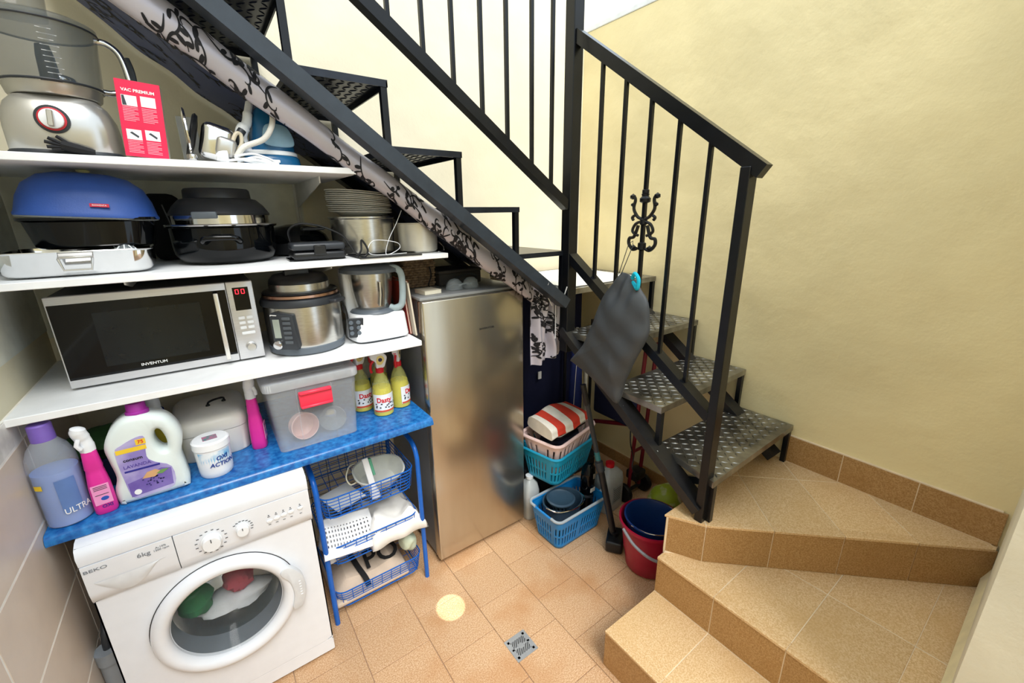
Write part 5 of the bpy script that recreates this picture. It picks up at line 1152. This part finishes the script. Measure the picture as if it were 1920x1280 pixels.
obj('can', MB().lathe([(.95, .002), (1, .01), (1, .19), (.93, .23), (.6, .262), (.3, .275), (.28, .285)], 40, sx=.09, sy=.06, power=4), mat('grey_hdpe', '#b3b8ba', .45), jc); obj('cap', MB().lathe([(.026, .282), (.027, .286), (.026, .308), (0, .31)], 20), MATS['red_plastic'], jc); obj('label', MB().box(-.04, .045, -.062, -.0595, .06, .17), mat('grey_label', '#9fa6aa', .6), jc, smooth=0)
lab_ = MB()
for i in range(7): lab_.box(-.034, .036, -.0628, -.062, .075+.013*i, .078+.013*i)
o = obj('label_print', lab_, m_ink, jc, smooth=0); o['kind'] = 'stuff'
# stick vacuum / mop
sv = thing('stick_vacuum', 'black telescopic stick vacuum leaning under the staircase', 'vacuum', (1.56, 1.225, 0))
obj('floor_head', MB().box(-.07, .07, -.05, .04, .002, .07, .014, 3, M=Matrix.Rotation(.6, 4, 'Z')), m_bplast, sv); obj('lower_tube', MB().tube([(0, 0, .05), (-.03, .10, .45)], .018, 12), m_bplast, sv); obj('upper_tube', MB().tube([(-.03, .10, .44), (-.06, .185, .80)], .013, 12), m_dgrey, sv); obj('collar', MB().tube([(-.028, .095, .43), (-.033, .11, .48)], .022, 12), m_dgrey, sv); obj('grip', MB().tube([(-.06, .185, .79), (-.07, .21, .90)], .015, 12), m_bplast, sv)
obj('neck', MB().tube([(0, .0, .035), (0, 0, .09)], .022, 12), m_bplast, sv); obj('teal_ring', MB().tube([(-.0337, .113, .49), (-.0375, .124, .535)], .0148, 12), mat('teal_ring', '#2c6a70', .4), sv)
wp = thing('broom_stick', 'plain white broom stick leaning behind the laundry baskets', 'broom', (1.95, 1.85, 0)); obj('stick', MB().tube([(0, 0, .06), (-.01, .0, 1.0)], .013, 12), mat('ivory_tube', '#d9d6c8', .4), wp); obj('broom_head', MB().box(-.1, .1, -.02, .02, .0, .07, .006, 1), m_bplast, wp)
for i, (x, y, lab2) in enumerate(((1.85, 1.955, 'black mop stick leaning just right of the navy bag'), (2.1, 1.955, 'black mop stick leaning furthest right beside the white stick'))):
    t = thing('mop_stick', lab2, 'mop', (x, y, 0), group='dark sticks under the stairs'); obj('stick', MB().tube([(0, 0, .05), (.01, .01, 1.05)], .011, 10), m_bplast, t); obj('mop_head', MB().lathe([(.05, 0), (.06, .02), (.03, .07), (.014, .09)], 20), m_dgrey, t)
nv = thing('navy_sack', 'large dark navy sack hanging in shadow beneath the landing', 'sack', (1.80, 2.09, .3))
m_nv = mat('navy_canvas', '#11173a', .9, bump=.3, bscale=40)
nvm = MB().box(-.26, .25, -.09, .08, .01, 1.02, .05, 4)
for v in nvm.bm.verts: v.co.y += .012*math.sin(18*v.co.x+6*v.co.z); v.co.x += .01*math.sin(9*v.co.z)
obj('sack_body', nvm, m_nv, nv); obj('sack_tag', MB().box(-.16, -.135, -.112, -.106, .42, .47), m_wplast, nv, smooth=0)
um = thing('beach_umbrella', 'folded navy beach umbrella leaning behind the tall black post', 'umbrella', (1.80, 1.80, 0)); obj('folded_canopy', MB().lathe([(.012, .25), (.035, .32), (.045, .6), (.035, .95), (.012, 1.02)], 12, power=2), mat('navy_fabric', '#16286a', .8, var=.1, scale=30, stretch=(1, 1, .1)), um); obj('pole', MB().tube([(0, 0, 0), (0, 0, 1.08)], .01, 10), m_alu, um); obj('white_piping', MB().tube([(-.036, -.02, .34), (-.04, -.03, .6), (-.02, -.03, .97)], .002, 5), m_wplast, um)
# folding cart
hc = thing('hand_cart', 'maroon tubular folding cart with navy bag pocket near the wall', 'cart', (1.99, 1.44, 0))
m_mar = mat('maroon_tube', '#6e1626', .3, var=.06)
for dx in (-.05, .05): obj('upright', MB().tube([(dx, 0, .07), (dx+.01, -.04, 1.02)], .012, 10), m_mar, hc)
obj('cross_tube', MB().tube([(-.055, -.01, .34), (.055, -.01, .34)], .010, 10), m_mar, hc); obj('top_tube', MB().tube([(-.05, -.04, 1.02), (.07, -.04, 1.02)], .012, 10), m_mar, hc)
obj('long_tube', MB().tube([(-.02, .34, .40), (0, .1, .47), (.01, -.02, .50)], .014, 10), m_mar, hc)
obj('axle', MB().tube([(-.09, .0, .06), (.09, .0, .06)], .012, 10), m_bplast, hc)
for dx in (-.095, .095): obj('wheel', MB().lathe([(.03, -.014), (.058, -.014), (.062, -.006), (.062, .006), (.058, .014), (.03, .014)], 24, (dx, 0, .063), axis='x'), m_bplast, hc)
obj('bracket', MB().box(-.05, .05, -.05, .03, .14, .20, .01, 2), m_bplast, hc)
pbm = MB().box(-.045, .05, .03, .34, .48, .74, .02, 3); obj('bag_pocket', pbm, m_nv, hc)
# buckets
rbk = thing('bucket', 'dark red plastic bucket with grey handle beside the tiled steps', 'bucket', (1.60, 1.035, 0))
m_rb = mat('crimson_plastic', '#a31236', .35, var=.04)
obj('bucket_body', MB().lathe([(0, .004), (.105, .004), (.112, .012), (.122, .10), (.126, .10), (.147, .262), (.158, .266), (.158, .28), (.151, .281), (.143, .262), (.116, .1), (.108, .014), (0, .012)], 52, caps=False), m_rb, rbk)
obj('handle', MB().tube(spline([(-.153, .05, .262), (-.165, -.03, .225), (-.135, -.12, .19), (-.05, -.175, .17), (.06, -.172, .175), (.135, -.11, .20), (.155, .0, .255)], 7), .0075, 8), mat('mid_grey_plastic', '#8c8f95', .4), rbk)
bbk = thing('bucket', 'navy blue bucket with wire handle nested in the red bucket', 'bucket', (1.602, 1.035, .068))
m_nb = mat('navy_plastic', '#14356f', .35, var=.05)
obj('bucket_body', MB().lathe([(0, .003), (.088, .003), (.093, .01), (.128, .215), (.135, .218), (.135, .226), (.128, .226), (.122, .212), (.089, .012), (0, .01)], 52, caps=False), m_nb, bbk)
obj('wire_handle', MB().tube(spline([(-.134, .02, .222), (-.115, -.07, .226), (-.05, -.132, .23), (.05, -.132, .23), (.115, -.07, .226), (.134, .02, .222)], 7), .003, 7), m_chrome, bbk)
tag(obj('green_bag', lump(.11, .09, .1, 41, 30, .2), mat('lime_plastic', '#a9c23a', .4, col2='#e4e8d2', scale=8, ramp=(.5, .6)), None, (2.0, 1.21, .095)), 'lime green and white plastic bag behind the buckets', 'bag')
tag(obj('red_white_packet', lump(.09, .05, .05, 43, 26, .2), mat('red_white_plastic', '#e6dfd8', .4, col2='#c8402f', scale=10, ramp=(.5, .55)), None, (1.86, 1.02, .05)), 'red and white packet under the lowest metal tread', 'packet')
tag(obj('dark_cable', MB().tube(spline([(1.93, 1.45, .5), (1.9, 1.42, .42), (1.91, 1.40, .33), (1.88, 1.38, .28), (1.9, 1.36, .22)], 6), .004, 6), m_bplast), 'thin black strap dangling beside the maroon cart', 'strap')
